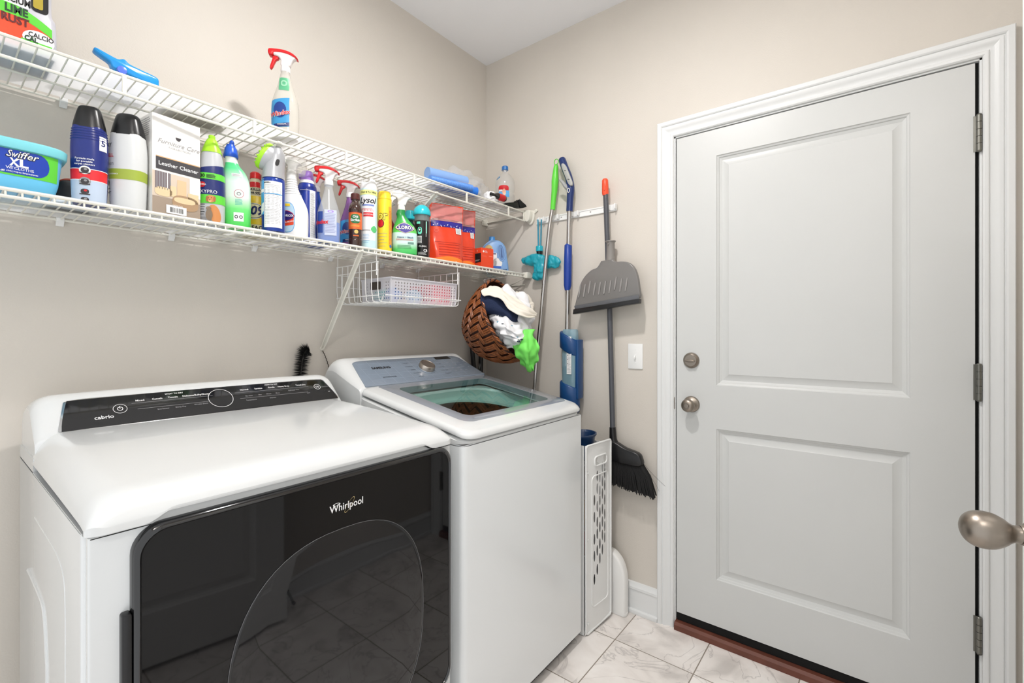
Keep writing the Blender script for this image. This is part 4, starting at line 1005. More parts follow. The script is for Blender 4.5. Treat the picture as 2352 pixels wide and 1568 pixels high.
# yellow can
t = bottle('dusting_spray_can', 'yellow aerosol can squeezed between the aqua can and green spray bottle', -0.888, -0.250, ZS, -35, cat='can')
B = Body([(0,.0245),(.002,.0265),(.008,.027),(.205,.027),(.210,.0255),(.232,.0235),(.236,.019)], n=2, smooth=False)
b = MB(); B.mesh(b); b.build('can', yel, t, sharp=40)
P = Print(B, .0004); P.text('or', -.010,.138,.050,txk,.05,.1,.8,lift=2); P.text('or', -.010,.138,.050,mat('logo_gold',(255,226,90),.3),.015,.1,.8,lift=4); P.disc(-.016,.108,.014,.016,txk,2); P.disc(-.016,.108,.012,.014,txr,3); P.area(.016,.034,.0,.175,mat('can_orange',(240,168,50),.35),1,nu=6); P.lines(.018,.032,.03,.16,24,txr,.0009,2,.3); P.disc(.025,.022,.006,.006,mat('dot_blue',(50,110,190),.4),3); P.lines(-.030,.010,.015,.075,5,txs,.0014,2,.3); P.area(-.045,.045,.204,.2055,mat('can_gold',(230,180,30),.3),1,nu=16,nv=1)
P.build('label', t)
# red bottle behind
t = bottle('degreaser_bottle', 'dark red bottle with an orange spray head, behind the green bleach sprayer', -.800, -.155, ZS, -35)
B = Body([(0,.034,.024),(.006,.036,.026),(.11,.036,.026),(.14,.026,.022),(.165,.014,.014),(.19,.013,.013)], n=2.4); b = MB(); B.mesh(b); b.build('bottle', redd, t, sharp=50)
sprayer(t, .188, offw, offw, org, offw, sc=.8)
# green bleach sprayer
t = bottle('bleach_spray_bottle', 'green and white spray bottle with diamond logo and white trigger head', -0.799, -0.262, ZS, -35)
gb = mat('bleach_green',(46,160,70),.25)
def gm2():
    m = gb; nt = m.node_tree; p = nt.nodes['Principled BSDF']; tc = nt.nodes.new('ShaderNodeTexCoord'); sp_ = nt.nodes.new('ShaderNodeSeparateXYZ'); r = nt.nodes.new('ShaderNodeValToRGB'); mu = nt.nodes.new('ShaderNodeMath'); mu.operation = 'MULTIPLY'; mu.inputs[1].default_value = 5
    nt.links.new(tc.outputs['Object'], sp_.inputs[0]); nt.links.new(sp_.outputs[2], mu.inputs[0]); nt.links.new(mu.outputs[0], r.inputs[0]); e = r.color_ramp.elements
    e[0].position = 0; e[0].color = (*lin((60,185,90)),1); e[1].position = 1; e[1].color = (*lin((24,128,66)),1)
    for ps, c in ((.10,(90,200,110)),(.22,(205,236,225)),(.42,(205,238,240)),(.435,(100,205,90)),(.62,(70,180,80)),(.8,(34,140,66))): k = e.new(ps); k.color = (*lin(c),1)
    nt.links.new(r.outputs[0], p.inputs['Base Color'])
gm2()
B = Body([(0,.045,.029),(.006,.049,.032),(.05,.050,.033),(.088,.049,.033),(.108,.044,.030,-.001),(.128,.033,.026,-.005),(.144,.023,.021,-.009),(.156,.0185,.018,-.013),(.166,.0175,.017,-.016),(.180,.0155,.0155,-.013)], n=2.4)
b = MB(); B.mesh(b); b.build('bottle', gb, t, sharp=50)
P = Print(B, .0006)
def dia(k, m, l): P.b.rings([[B(k*.040*sp(math.cos(2*PI*j/32),1.25)*q, .104+k*.0225*sp(math.sin(2*PI*j/32),1.25)*q, .0006*l) for j in range(32)] for q in (1,.5,.02)], True, False, True, P.mi(m))
dia(1.0, mat('logo_rust',(190,90,70),.4), 1); dia(.94, txw, 2); dia(.88, mat('logo_blue',(70,60,150),.4), 3)
P.text('CLOROX', 0, .104, .0185, txk, .06, .05, .92, lift=4); P.text('CLOROX', 0, .104, .0185, txw, .03, .05, .92, lift=5.5)
P.text('Cleaner + Bleach', 0, .066, .0092, mat('print_dkblue',(40,60,110),.4), .02); P.lines(-.036,.036,.053,.060,2,txr,.0012,3,.1); P.area(.010,.034,.040,.048,mat('grey_green',(110,150,140),.4),2); P.lines(-.030,.030,.020,.036,3,mat('dk_green',(20,110,60),.4),.0014,3,.2)
P.build('label', t)
sprayer(t, .178, wb, wb, wb, wb, cx=-.013, sc=1.16)
# teal domed brush caddy
t = bottle('toilet_brush_refill_bottle', 'black tube with a teal dome lid, left of the orange pouches', -0.705, -0.258, ZS, -35)
B = Body([(0,.026),(.004,.0285),(.150,.030),(.154,.030)], n=2, smooth=False); b = MB(); B.mesh(b); b.build('tube', blk, t, sharp=40)
b = MB(); b.lathe([(.153,.0303),(.180,.0315)], 28); b.build('clear_neck', mat('neck_grey',(140,150,150),.1,alpha=.6), t)
b = MB(); b.lathe([(.178,.036),(.182,.0375)]+[(.184+.040*math.sin(PI/2*i/8), max(.0375*math.cos(PI/2*i/8), .001)) for i in range(9)], 36); b.build('dome_lid', teal, t, sharp=50)
P = Print(B, .0004); P.disc(-.012,.110,.009,.015,mat('mint',(110,225,195),.4),1,ex=3); P.disc(-.012,.113,.006,.009,txk,2); P.disc(-.012,.114,.003,.004,txw,3); P.area(.014,.019,.100,.150,mat('mint',(110,225,195),.4),1); P.area(.0135,.0155,.085,.150,txw,2,nu=2); P.area(-.022,-.004,.058,.088,txw,1); P.bars(-.021,-.005,.059,.087,txk,14,2,False); P.text('CLEAN', 0,.045,.010,txw,.01); P.text('CB', .012,.028,.014,txw,.03); P.lines(-.02,.02,.010,.022,3,txw,.001,1); P.area(-.026,-.010,.138,.148,mat('mint',(110,225,195),.4),1); P.build('label', t)
# small teal cap beyond
t = bottle('teal_cap_bottle', 'teal rounded cap of a bottle partly hidden behind the green bleach sprayer', -.700, -.175, ZS, 0)
b = MB(); b.lathe([(0,.024),(.004,.027),(.14,.027),(.155,.020),(.165,.012),(.18,.012)], 28); b.build('bottle', mat('dark_green_bottle',(18,70,62),.2), t); b = MB(); b.lathe([(.172,.020),(.176,.024),(.198,.024),(.212,.018),(.216,.006)], 28); b.build('cap', teal, t)
# pouches
def pouch(label, x, y, rz, w, h, d=.034):
    t = bottle('laundry_pod_pouch', label, x, y, ZS, rz, 'orange refill pouches', 'pouch')
    def surf(s_):
        def f(u, v, l):
            x_ = u; k = math.sin(PI*min(1, max(0, v/h*1.0)))
            th = d*(1-(v/h))**.55*(1-abs(u/(w))**3)*.9 if v < h else 0
            rip = .0016*math.sin(60*v+22*u)+.0012*math.sin(110*u+40*v)
            if v > h*.8: th *= .6
            return Vector((x_*(1-.05*math.sin(PI*v/h)), s_*(-th-.001-l) + (rip if abs(u) < w*.93 else 0)*-s_, v))
        return f
    fr, bk = surf(1), surf(-1)
    b = MB(); b.grid(lambda a, c: fr((2*a-1)*w, c*h, 0), 22, 26, 0); b.grid(lambda a, c: bk((2*a-1)*w, c*h, 0), 22, 26, 0)
    b.add([fr((2*a/22-1)*w, 0, 0) for a in range(23)]+[bk((2*a/22-1)*w, 0, 0) for a in range(22,-1,-1)], [tuple(range(46))], 0)
    b.build('pouch', mat('pouch_orange',(228,66,34),.22,coat=.3), t, sharp=60)
    P = Print(fr, .0008); P.area(-w*.96,w*.96,h*.735,h*.985,mat('pouch_clear_top',(206,128,124),.15,coat=.4),1,nu=16,nv=10); P.area(-w*.97,w*.97,h*.60,h*.70,mat('pouch_navy',(44,40,140),.25),2,nu=16); P.area(-w*.97,w*.97,h*.705,h*.735,mat('pouch_pale',(214,180,176),.3),1,nu=16)
    P.lines(-w*.9,w*.9,h*.71,h*.735,2,redd,.0012,3,.2); P.area(w*.45,w*.85,h*.50,h*.60,txw,4); P.lines(w*.48,w*.82,h*.51,h*.59,5,txs,.0012,5,.2); P.disc(-w*.7,h*.53,w*.1,w*.1,mat('pouch_pink',(240,120,100),.4),3,hole=.8)
    P.lines(-w*.8,w*.8,h*.33,h*.345,1,redd,.001,3,0)
    for i in range(5): P.area(-w*.6,w*.7,h*(.30-.045*i),h*(.30-.045*i)+.0014,redd,3,nu=12,nv=1)
    for i in range(9): P.disc(-w*.85+w*.2*i, h*(.62+.018*math.sin(i*2)), w*(.03+.02*(i%3)), w*.018, txw, 4, rot=i)
    P.area(-w*.9,w*.95,h*.012,h*.05,mat('pouch_bright',(255,130,40),.3),2,nu=12,hi=lambda a:.012*math.sin(PI*a)); P.build('print', t); 
    return t
pouch("orange glossy refill pouch with navy band, the wider front one on the shelf", -.545, -.240, -20, .083, .262)
pouch('orange glossy refill pouch with navy band, tucked behind the wider one', -.405, -.215, -24, .058, .272, .026)
# orange carton
t = bottle('small_orange_box', 'small orange carton standing in front of the pale blue jug', -0.306, -0.247, ZS, -8, cat='box')
b = MB(); b.box(-.036,-.03,0,.042,.03,.096); b.build('carton', org, t, mods=[bev(.001,2)])
P = Print(plane((0,-.0302,0),(1,0,0),(0,0,1)), .0003); P.disc(-.022,.078,.005,.005,txw,1); P.lines(-.014,.004,.072,.084,3,txw,.001,1); P.lines(-.030,.0,.052,.062,2,mat('pouch_pink',(240,120,100),.4),.001,1); P.area(.012,.036,.056,.060,mat('pouch_pink',(240,120,100),.4),1); P.build('front_print', t)
P = Print(plane((-.0362,0,0),(0,-1,0),(0,0,1)), .0003); P.area(-.028,.028,.026,.070,txk,1,nu=1,nv=1); P.text('7', 0,.080,.012,txw,.02); P.lines(-.02,.02,.032,.040,2,txw,.001,2); P.build('side_print', t)
# pale blue jug
t = bottle('fabric_softener_jug', 'pale blue plastic jug with moulded handle at the right end of lower shelf', -0.147, -0.185, ZS, -42, cat='jug')
jm = mat('jug_blue',(132,172,222),.3); b = MB()
ol = cr([(-.070,.004),(-.072,.05),(-.070,.10),(-.060,.135),(-.030,.162),(-.010,.168),(.018,.166),(.042,.152),(.058,.125),(.064,.08),(.072,.03),(.072,.004)], 4)
hole = cr([(.020,.070),(.012,.105),(.016,.135),(.032,.140),(.044,.120),(.050,.088),(.046,.066),(.034,.056)], 4, True)
b.prism([p for p in ol], -.040, .040, 'y', inset=.016); b.build('jug', jm, t, sharp=60)
b = MB(); 
b.rings([[(x, -.0405, z) for x, z in hole], [((x-.031)*.82+.031, -.0300, (z-.098)*.86+.098) for x, z in hole], [((x-.031)*.3+.031, -.0300, (z-.098)*.5+.098) for x, z in hole]], True, False, True)
b = MB(); hm = mat('jug_recess',(104,140,190),.35)
b.tube([(x, -.0395, z) for x, z in hole], .0035, 6, closed=True, mi=0); b.add([(x, -.0405, z) for x, z in hole], [tuple(range(len(hole)))], 1); b.tube([(.035,-.041,.075),(.030,-.041,.125)], [.002,.001], 6, mi=2); b.build('handle', [jm, hm, navyp], t, sharp=60)
b = MB(); b.lathe([(.166,.018),(.172,.018),(.176,.016),(.188,.015),(.189,.005)], 24, c=(-.012,0,0)); b.build('cap', mat('jug_cap',(70,140,205),.3), t)
P = Print(plane((0,-.0402,0),(1,0,0),(0,0,1)), .0005); P.disc(-.034,.118,.020,.020,mat('seal_gold',(206,176,110),.4),1); P.text('KILLS', -.034,.118,.011,txk,.02,lift=3); P.area(-.060,.008,.020,.098,txw,1,nu=1,nv=1); P.area(-.060,.004,.090,.096,navyp,2,nu=1,nv=1); P.disc(-.030,.096,.011,.011,txw,3); P.disc(.010,.045,.026,.026,txw,1); P.area(-.05,.030,.020,.030,mat('label_midblue',(40,100,200),.35),2,nu=1,nv=1); P.build('label', t)

# ---------------------------------------------------------------- upper shelf
t = bottle('descaler_jug', 'grey jug of descaler with green and orange label at upper shelf left end', -1.879, -.180, ZU, 0, cat='jug')
jg = mat('jug_grey',(196,196,204),.35); b = MB()
b.prism(cr([(-.066,.003),(-.067,.08),(-.066,.16),(-.050,.200),(-.020,.222),(.010,.232),(.036,.222),(.054,.20),(.060,.16),(.061,.100),(.067,.085),(.069,.05),(.069,.003)], 4), -.075, .075, 'y', inset=.012); b.build('jug', jg, t, sharp=60)
b = MB(); b.lathe([(.228,.022),(.262,.021),(.266,.016)], 24); b.build('cap', blk, t)
b = MB()
for k in range(16): b.tube([(.0575,-.062,.094+.0065*k),(.0615,-.0,.094+.0065*k),(.0575,.062,.094+.0065*k)], .0018, 5)
b.prism(rrect(.026,.092,.054,.20,.008,4), -.0752, -.0765, 'y', mi=1); b.prism(rrect(.029,.099,.045,.19,.004,3), -.0766, -.0772, 'y', mi=2); b.build('grip', [jg, blk, mat('grip_yellow',(170,150,40),.4)], t)
P = Print(plane((0,-.0752,0),(1,0,0),(0,0,1)), .0004)
P.area(-.064,.060,.010,.072,org,1,nu=14,nv=1,hi=lambda a: -.016*max(0,(a-.45)/.55)**1.5); P.area(-.064,.060,.066,.090,green,2,nu=14,nv=1,hi=lambda a: -.028*max(0,(a-.5)/.5)**1.6,lo=lambda a: -.024*max(0,(a-.52)/.48)**1.6); P.area(-.064,.022,.090,.118,txw,1,nu=1,nv=1)
P.text('CALCIUM', -.004,.101,.0220,txk,.03,sx=.62); P.text('LIME', .003,.078,.0240,mat('dk_green2',(10,60,30),.4),.04,sx=.74,lift=4); P.text('RUST', .001,.056,.0240,mat('dk_red2',(90,12,16),.4),.04,sx=.76,lift=4)
P.disc(.038,.028,.026,.020,txw,3); P.area(.010,.060,.010,.022,green,4,nu=1,nv=1); P.text('CALCIO', .042,.036,.0150,txk,.02,sx=.76,lift=5); P.text('CAL', .026,.025,.0150,mat('dk_green2',(10,60,30),.4),.04,sx=.76,lift=6); P.build('label', t)

# spray bottle lying on its side
t = bottle('spray_bottle', 'clear empty spray bottle with bright blue trigger lying on its side', -1.682, -.190, ZU+.036, 0)
bt = mat('trigger_blue',(36,158,236),.15,alpha=.93); lm = Matrix.Rotation(math.radians(90), 4, 'X')
b = MB(); B = Body([(-.145,.032),(-.14,.035),(-.06,.035),(-.035,.030),(-.01,.018),(.0,.014),(.012,.013)], n=2); R_ = []
MX = Matrix.Translation((.004,.05,0)) @ Matrix.Rotation(math.radians(90), 4, 'X') @ Matrix.Rotation(math.radians(0), 4, 'Z')
b.M = MX; B.mesh(b); b.build('bottle', mat('clear_pale',(222,226,228),.06,alpha=.34,spec=1), t)
b = MB(); b.M = MX; b.lathe([(.010,.017),(.03,.016),(.032,.012)], 24); b.build('collar', mat('trigger_blue_dark',(60,160,225),.25,alpha=.8), t)
# head turned so that its long side runs along the shelf
def Lx(L): return [(a, c_) for a, c_ in L]
b = MB(); b.prism(cr([(-.052,.030),(-.050,.036),(-.034,.033),(-.012,.029),(.0,.033),(.010,.027),(.030,.024),(.062,.019),(.066,.008),(.062,-.001),(.030,.002),(.0,.006),(-.020,.008),(-.026,.018),(-.040,.024)], 4, True), -.014, .010, 'y', inset=.004); b.M = None
b.v = [(x*1.15+.008, y*1.2+.012, (z-.008)*1.35+.017) for x, y, z in b.v]; b.build('spray_head', bt, t, sharp=60)
b = MB(); b.lathe([(-.0,.011),(.006,.010),(.007,.004)], 20, axis='y', c=(.002,-.005,.016)); b.v = [(x, -.005-(y+.005), z) for x, y, z in b.v]; b.build('badge_disc', mat('violet_blue',(90,120,225),.2), t)

# dish
t = bottle('dish', 'shallow beige dish lying on the wires of the upper shelf', -1.500, -.140, ZU, 0, cat='dish')
b = MB(); b.lathe([(0,.05),(.002,.060),(.010,.083),(.014,.090),(.016,.0905),(.014,.086),(.006,.06),(.004,.01)], 40, sy=.85); b.build('dish', mat('dish_beige',(196,184,166),.3), t)

# folded plastic bag with blue foam tubes
t = bottle('blue_tube', 'smooth pale blue foam tube in the clear bag on the upper shelf', -.545, -.235, ZU+.052, 0, cat='tube')
def roll(name, lab, p0, p1, r, m, ri=.55, ribs=0, cat='tube'):
    p0, p1 = Vector(p0), Vector(p1); o_ = bpy.data.objects.new(name, None)
    b = MB(); d = p1-p0; L_ = d.length; d.normalize(); a = d.cross(Vector((0,0,1))).normalized(); c_ = a.cross(d)
    def ring(h_, rr): return [d*h_+a*rr*math.cos(2*PI*j/24)+c_*rr*math.sin(2*PI*j/24) for j in range(24)]
    R = [ring(0, r*ri), ring(0, r)]
    if ribs:
        for i in range(ribs): R += [ring(L_*(i+.1)/ribs, r), ring(L_*(i+.5)/ribs, r*.88), ring(L_*(i+.9)/ribs, r)]
    R += [ring(L_, r), ring(L_, r*ri), ring(L_*.6, r*ri)]
    b.rings(R, True, True, True); o = b.build(name, m, None, sharp=50); o.location = p0; return tag(o, lab, cat)
bpy.data.objects.remove(t)
pb = mat('tube_blue',(140,180,235),.3,alpha=.85); pb2 = mat('tube_mid_blue',(90,145,225),.3)
roll('foam_tube', 'smooth pale blue tube, the fattest of the three in the clear bag', (-.655,-.235,ZU+.050), (-.452,-.268,ZU+.056), .026, pb, .5)
roll('ribbed_hose', 'ribbed blue hose lying along the front edge inside the clear bag', (-.665,-.262,ZU+.018), (-.440,-.296,ZU+.026), .014, pb2, .7, 34, 'hose')
roll('foam_tube', 'bright blue open-ended tube showing its hollow end in the clear bag', (-.60,-.215,ZU+.022), (-.395,-.285,ZU+.022), .0205, mat('tube_bright_blue',(40,120,220),.35), .78)
roll('vacuum_tube', 'short grey tube with hollow end beside the bright blue tube', (-.52,-.16,ZU+.022), (-.352,-.268,ZU+.024), .017, mat('tube_grey',(170,172,176),.3), .7)
def crumple(b, c, size, seed, n=28, m=20, amp=.35, fr=2.2, mi=0, flat=0):
    """crumpled lump: sphere pushed in and out by ridged noise"""
    R = []
    for i in range(m+1):
        a = PI*i/m-PI/2; ring = []
        for j in range(n):
            q = Vector((math.cos(a)*math.cos(2*PI*j/n), math.cos(a)*math.sin(2*PI*j/n), math.sin(a)))
            k = noise.noise(q*fr+Vector((seed, seed*.7, 3)))*1.0; k2 = abs(noise.noise(q*fr*2.3+Vector((seed*2,1,seed))))
            r = 1+amp*(k-.6*k2+.2)
            z_ = q.z*r*size[2]
            if flat and z_ < -flat: z_ = -flat
            ring.append((c[0]+q.x*r*size[0], c[1]+q.y*r*size[1], c[2]+z_))
        R.append(ring)
    return b.rings(R, True, False, False, mi)
bagm = mat('bag_clear',(236,239,243),.08,alpha=.17,spec=1)
b = MB(); crumple(b, (0,0,0), (.135,.085,.072), 3.1, 40, 26, .35, 2.4, 0, .045); crumple(b, (.125,.02,.0), (.10,.07,.062), 8.3, 36, 22, .4, 2.4, 0, .045)
o = b.build('plastic_bag', bagm, None, sharp=70); o.location = (-.43,-.205,ZU+.050); tag(o, 'crumpled clear plastic bag around the blue tubes on the upper shelf', 'bag')
b = MB(); crumple(b, (0,0,0), (.07,.05,.062), 5.5, 30, 20, .3, 2.0, 0, .05); o = b.build('tissue_paper', mat('tissue_white',(240,240,242),.6), None, sharp=70); o.location = (-.42,-.13,ZU+.060); tag(o, 'white crumpled paper rising behind the blue tubes on the upper shelf', 'paper')
b = MB(); crumple(b, (0,0,0), (.045,.03,.032), 1.5, 30, 20, .3, 2.4, 0, .022); o = b.build('tissue_paper', MATS['tissue_white'], None, sharp=70); o.location = (-.262,-.262,ZU+.024); tag(o, 'small white crumpled paper beside the clear round bottle on the upper shelf', 'paper')

# clear round bottle
t = bottle('cleaner_bottle', 'clear empty bottle with blue screw cap at the upper shelf right end', -0.119, -0.235, ZU, -42)
B = Body([(0,.034),(.006,.043),(.03,.049),(.07,.0495),(.085,.045),(.10,.049),(.125,.051),(.155,.046),(.178,.030),(.192,.017),(.20,.015),(.212,.0145)], n=2.2)
b = MB(); B.mesh(b); b.build('bottle', mat('clear_grey',(216,215,212),.06,alpha=.34,spec=1), t, sharp=60)
b = MB(); b.lathe([(.207,.0175),(.226,.0170),(.229,.014)], 24); b.build('cap', mat('cap_mid_blue',(40,110,180),.3), t)
P = Print(B, .0006); P.disc(-.016,.098,.028,.018,txr,1,ex=3); P.area(-.042,.014,.055,.090,lblue,2,nu=10); P.disc(-.012,.080,.009,.018,mat('print_skin',(226,170,140),.4),4); P.area(-.040,-.020,.086,.094,txw,3); P.area(-.062,-.034,.148,.176,mat('tag_blue',(50,130,180),.4),1,lo=lambda a:.010*a,hi=lambda a:.010*a); P.area(-.060,-.036,.155,.168,txw,2,lo=lambda a:.010*a,hi=lambda a:.010*a); P.text('NEW', -.048,.166,.008,navyp,.02,rot=.35,lift=4); P.build('label', t)
# small black bottle with red label, lying
t = bottle('small_bottle', 'small black bottle with red label lying in front of the clear bottle', -.238, -.290, ZU+.034, 0)
b = MB(); b.lathe([(-.062,.005),(-.060,.008),(-.03,.0085),(-.016,.015),(-.010,.0165),(.045,.0165),(.050,.014),(.051,.003)], 28, axis='x'); b.build('bottle', blkg, t, sharp=40)
b = MB(); b.lathe([(-.008,.0168),(.038,.0168)], 28, axis='x'); b.build('label', txr, t)
# vacuum brush tool
t = bottle('vacuum_brush', 'black vacuum brush tool lying on the upper shelf right end', -.115, -.300, ZU+.008, -10, cat='brush')
b = MB(); b.prism(cr([(-.075,-.004),(-.070,.006),(-.02,.018),(.010,.030),(.014,.022),(.018,-.006)], 3, True), -.014, .014, 'y', inset=.004); b.build('neck', blk, t, sharp=60)
b = MB(); b.prism([(.006,.033),(.018,.036),(.060,.018),(.066,.008),(.020,-.004)], -.018, .018, 'y', inset=.003)
for i in range(9):
    for j in (-.012,0,.012): b.tube([(.016+.005*i, j, .030-.0028*i),(.020+.005*i, j, .041-.003*i)], .002, 5)
tag(b.build('bristle_head', mat('bristle_black',(10,10,11),.8), t), 'black bristles')

# ================================================================ HANGING WIRE BASKET AND PLASTIC BIN
t = thing('wire_basket', 'white wire basket hanging under the lower shelf with a plastic bin inside', 'basket', (-.74, -.16, 1.385))
bx0, bx1, by0, by1, bz0 = -.955-0+.74, -.527+.74, -.300+.16, -.025+.16, 0
b = MB(); wr_ = .0017
def side(x, dx):
    n = 7
    for i in range(n+1):
        y = by0+(by1-by0)*i/n
        b.tube([(x+dx*0, y, .150),(x, y, .05),(x-dx*.006, y, .006),(x-dx*.02, y, 0)], wr_, 5)
    for z in (.150,.118,.024): b.tube([(x,by0-.002,z),(x,by1+.002,z)], wr_*1.15, 6)
side(bx0, -1); side(bx1, 1)
for i in range(11):
    x = bx0+.02+(bx1-bx0-.04)*i/10
    b.tube([(x,by0-.006,.026),(x,by0,.010),(x,by0+.012,0),(x,by1-.01,0),(x,by1,.012),(x,by1,.118)], wr_, 5)
for y in (by0+.03, -.05, .04, by1-.03): b.tube([(bx0,y,.0005),(bx1,y,.0005)], wr_, 5)
for i in range(8):
    y = by0+(by1-by0)*i/7; b.tube([(bx0+.018,y,0),(bx1-.018,y,0)], wr_*.9, 5)
b.tube([(bx0+.03,by0-.006,.027),(bx1+.006,by0-.006,.027)], wr_*1.5, 6)
for z in (.118,.07): b.tube([(bx0,by1,z),(bx1,by1,z)], wr_*1.1, 5)
b.build('wire_body', wirew, t)
for x in (bx0, bx1):
    for y in (by0+.008, by1-.006):
        c = MB(); c.tube([(x, y, .10),(x, y, .195),(x, y+.008, .201),(x, y+.03, .2015)], wr_*1.1, 6); c.build('hanging_hook', wirew, t)
def perforated(b, w, h, cols, z0, z1, rx, rz, fn, mi=0, margin=.0):
    """cols: list of (u centre, [v centres]) ; panel 0..w, 0..h with real elliptical holes; fn maps (u, v) to a point"""
    N = 12
    us = sorted(c[0] for c in cols); edges = [0]+[(a+b_)/2 for a, b_ in zip(us, us[1:])]+[w]
    cd_ = dict((c[0], sorted(c[1])) for c in cols)
    for i, u in enumerate(us):
        a, e = edges[i], edges[i+1]
        a2, e2 = max(a, u-rx*2.0), min(e, u+rx*2.0)
        if a2 > a: b.add([fn(a,0),fn(a2,0),fn(a2,h),fn(a,h)], [(0,1,2,3)], mi)
        if e2 < e: b.add([fn(e2,0),fn(e,0),fn(e,h),fn(e2,h)], [(0,1,2,3)], mi)
        v0 = 0
        vs_ = cd_[u]
        for k, v in enumerate(vs_):
            lo = (vs_[k-1]+v)/2 if k else v-rz*1.35
            hi = (vs_[k+1]+v)/2 if k < len(vs_)-1 else v+rz*1.35
            lo = max(lo, v-rz*1.35); hi = min(hi, v+rz*1.35)
            if lo > v0+1e-6: b.add([fn(a2,v0),fn(e2,v0),fn(e2,lo),fn(a2,lo)], [(0,1,2,3)], mi)
            v0 = hi
            outer_ = []; inner_ = []
            for j in range(N):
                an = 2*PI*(j+.5)/N; c, q = math.cos(an), math.sin(an)
                inner_.append((u+rx*c, v+rz*q))
                k_ = 1/max(abs(c), abs(q)); sx_, sy_ = c*k_, q*k_
                outer_.append((u+((e2-u) if sx_ > 0 else (u-a2))*sx_, v+((hi-v) if sy_ > 0 else (v-lo))*sy_))
            P_ = [fn(*p) for p in outer_]+[fn(*p) for p in inner_]
            b.add(P_, [(j, (j+1) % N, N+(j+1) % N, N+j) for j in range(N)], mi)
        b.add([fn(a2,v0),fn(e2,v0),fn(e2,h),fn(a2,h)], [(0,1,2,3)], mi)
t = thing('plastic_bin', 'frosted white perforated bin showing pink and blue contents in the wire basket', 'bin', (-.685, -.165, 1.389))
frost = mat('frosted_plastic', (238,238,246), .3, alpha=.60)
b = MB(); hw, hd, hh = .178, .092, .098
cols = [(.020+.0148*i, [.018+.0125*j for j in range(6)]) for i in range(23)]
perforated(b, 2*hw, hh, cols, 0, 0, .0027, .0031, lambda u, v: Vector((-hw+u, -hd-.006*v/hh, v)))
perforated(b, 2*hw, hh, cols, 0, 0, .0027, .0031, lambda u, v: Vector((hw-u, hd+.006*v/hh, v)))
for s_ in (-1, 1):
    c2 = [(.018+.0140*i, [.018+.0125*j for j in range(6 if i in (0,1,10,11) else 3)]) for i in range(12)]
    perforated(b, 2*hd, hh, c2, 0, 0, .0027, .0031, lambda u, v: Vector((s_*(hw+.004*v/hh), s_*(-hd+u), v)))
b.build('bin', frost, t, recalc=False, flat=True)
b = MB(); b.box(-hw,-hd,-.0006,hw,hd,.0012)
b.tube([(-hw-.005,-hd-.007,hh),(hw+.005,-hd-.007,hh),(hw+.005,hd+.007,hh),(-hw-.005,hd+.007,hh)], .0036, 6, closed=True)
for x in (-hw, hw):
    for y in (-hd, hd): b.tube([(x,y,0),(x*1.02,y*1.06,hh)], .0026, 6)
b.build('rim', frost, t)
b = MB(); b.prism(rrect(-.038,.052,.038,.088,.008,4), -hw-.0036, -hw-.0046, 'x'); b.tube([(-hw-.005, y, z) for y, z in rrect(-.038,.052,.038,.088,.008,4)], .0022, 5, closed=True, mi=1); b.build('handle_slot', [mat('slot_shadow',(70,62,58),.8), frost], t)
c = MB(); c.box(.055,-.082,.002,.165,.082,.090); o = c.build('pink_box', mat('pink_box',(240,88,100),.5), None, mods=[bev(.006,2)]); o.location = t.location; tag(o, 'pink box filling the right half of the frosted bin', 'box')
for i, (x, y, r, m, lab) in enumerate(((-.13,-.045,.030,mat('blue_cloth',(70,120,190),.8),'blue crumpled cloth at the left front corner inside the frosted bin'),(-.115,.045,.032,mat('mint_cloth',(120,205,205),.8),'mint crumpled cloth at the left end inside the frosted bin'),(-.02,-.035,.030,mat('ice_cloth',(150,190,225),.8),'pale blue crumpled cloth in the middle of the frosted bin'),(-.05,.05,.028,mat('slate_cloth',(50,66,86),.8),'dark slate crumpled cloth at the back of the frosted bin'))):
    c = MB(); crumple(c, (0,0,0), (r*1.25,r,r*.95), i*3+1, 24, 16, .3, 2); o = c.build('cloth', m, None, sharp=70); o.location = (t.location.x+x, t.location.y+y, t.location.z+.034); tag(o, lab, 'cloth', None)

# ================================================================ WICKER BASKET WITH LAUNDRY
Rc = Vector((-.262,-.372,1.335)); A = Vector((.124,-.911,.381)).normalized()
U1 = (Vector((0,0,1))-A*A.z).normalized(); U2 = A.cross(U1)
wk = mat('wicker', (146,84,44), .35, var=(60,.4,(1,1,1)), bump=(160,.4,.002)); wk2 = mat('wicker_dark', (62,30,16), .5, var=(50,.3), bump=(160,.4,.002))
t = thing('wicker_basket', 'round brown woven wicker basket hung on its side under the lower shelf', 'basket', tuple(Rc))
DEP = .205
def wsurf(a, s_, off=0):
    """a angle, s_ 0 base centre.. 1 rim"""
    if s_ < .28: r = .100*s_/.28; h = -DEP+.004*(s_/.28)**2
    else:
        k = (s_-.28)/.72; r = .100+.087*math.sin(PI/2*min(1,k))**.85; h = -DEP+.004+(DEP-.004)*k**1.15
    lift = off
    nrm = (U1*math.cos(a)+U2*math.sin(a)) if s_ > .28 else -A
    e = 1+.10*math.cos(2*a)
    return (U1*math.cos(a)*e+U2*math.sin(a))*r+A*h+nrm*lift
b = MB(); NS, NB = 30, 9
b.grid(lambda u, v: wsurf(2*PI*u, .02+.96*v, -.004), 60, 20, 1)
def ribbon(fn, n, w, mi, th=.0022):
    """strip of parallel canes; fn(t, side, lift)"""
    for k in (-.66, 0, .66):
        R_ = []
        for i in range(n+1):
            tt = i/n
            c0 = fn(tt, k*w, 0); s1_ = fn(tt, (k+.30)*w, 0)-c0; up_ = fn(tt, k*w, 1)-c0
            R_.append([c0+s1_*math.cos(2*PI*j/6)+up_*(th*math.sin(2*PI*j/6)) for j in range(6)])
        b.rings(R_, True, True, True, mi)
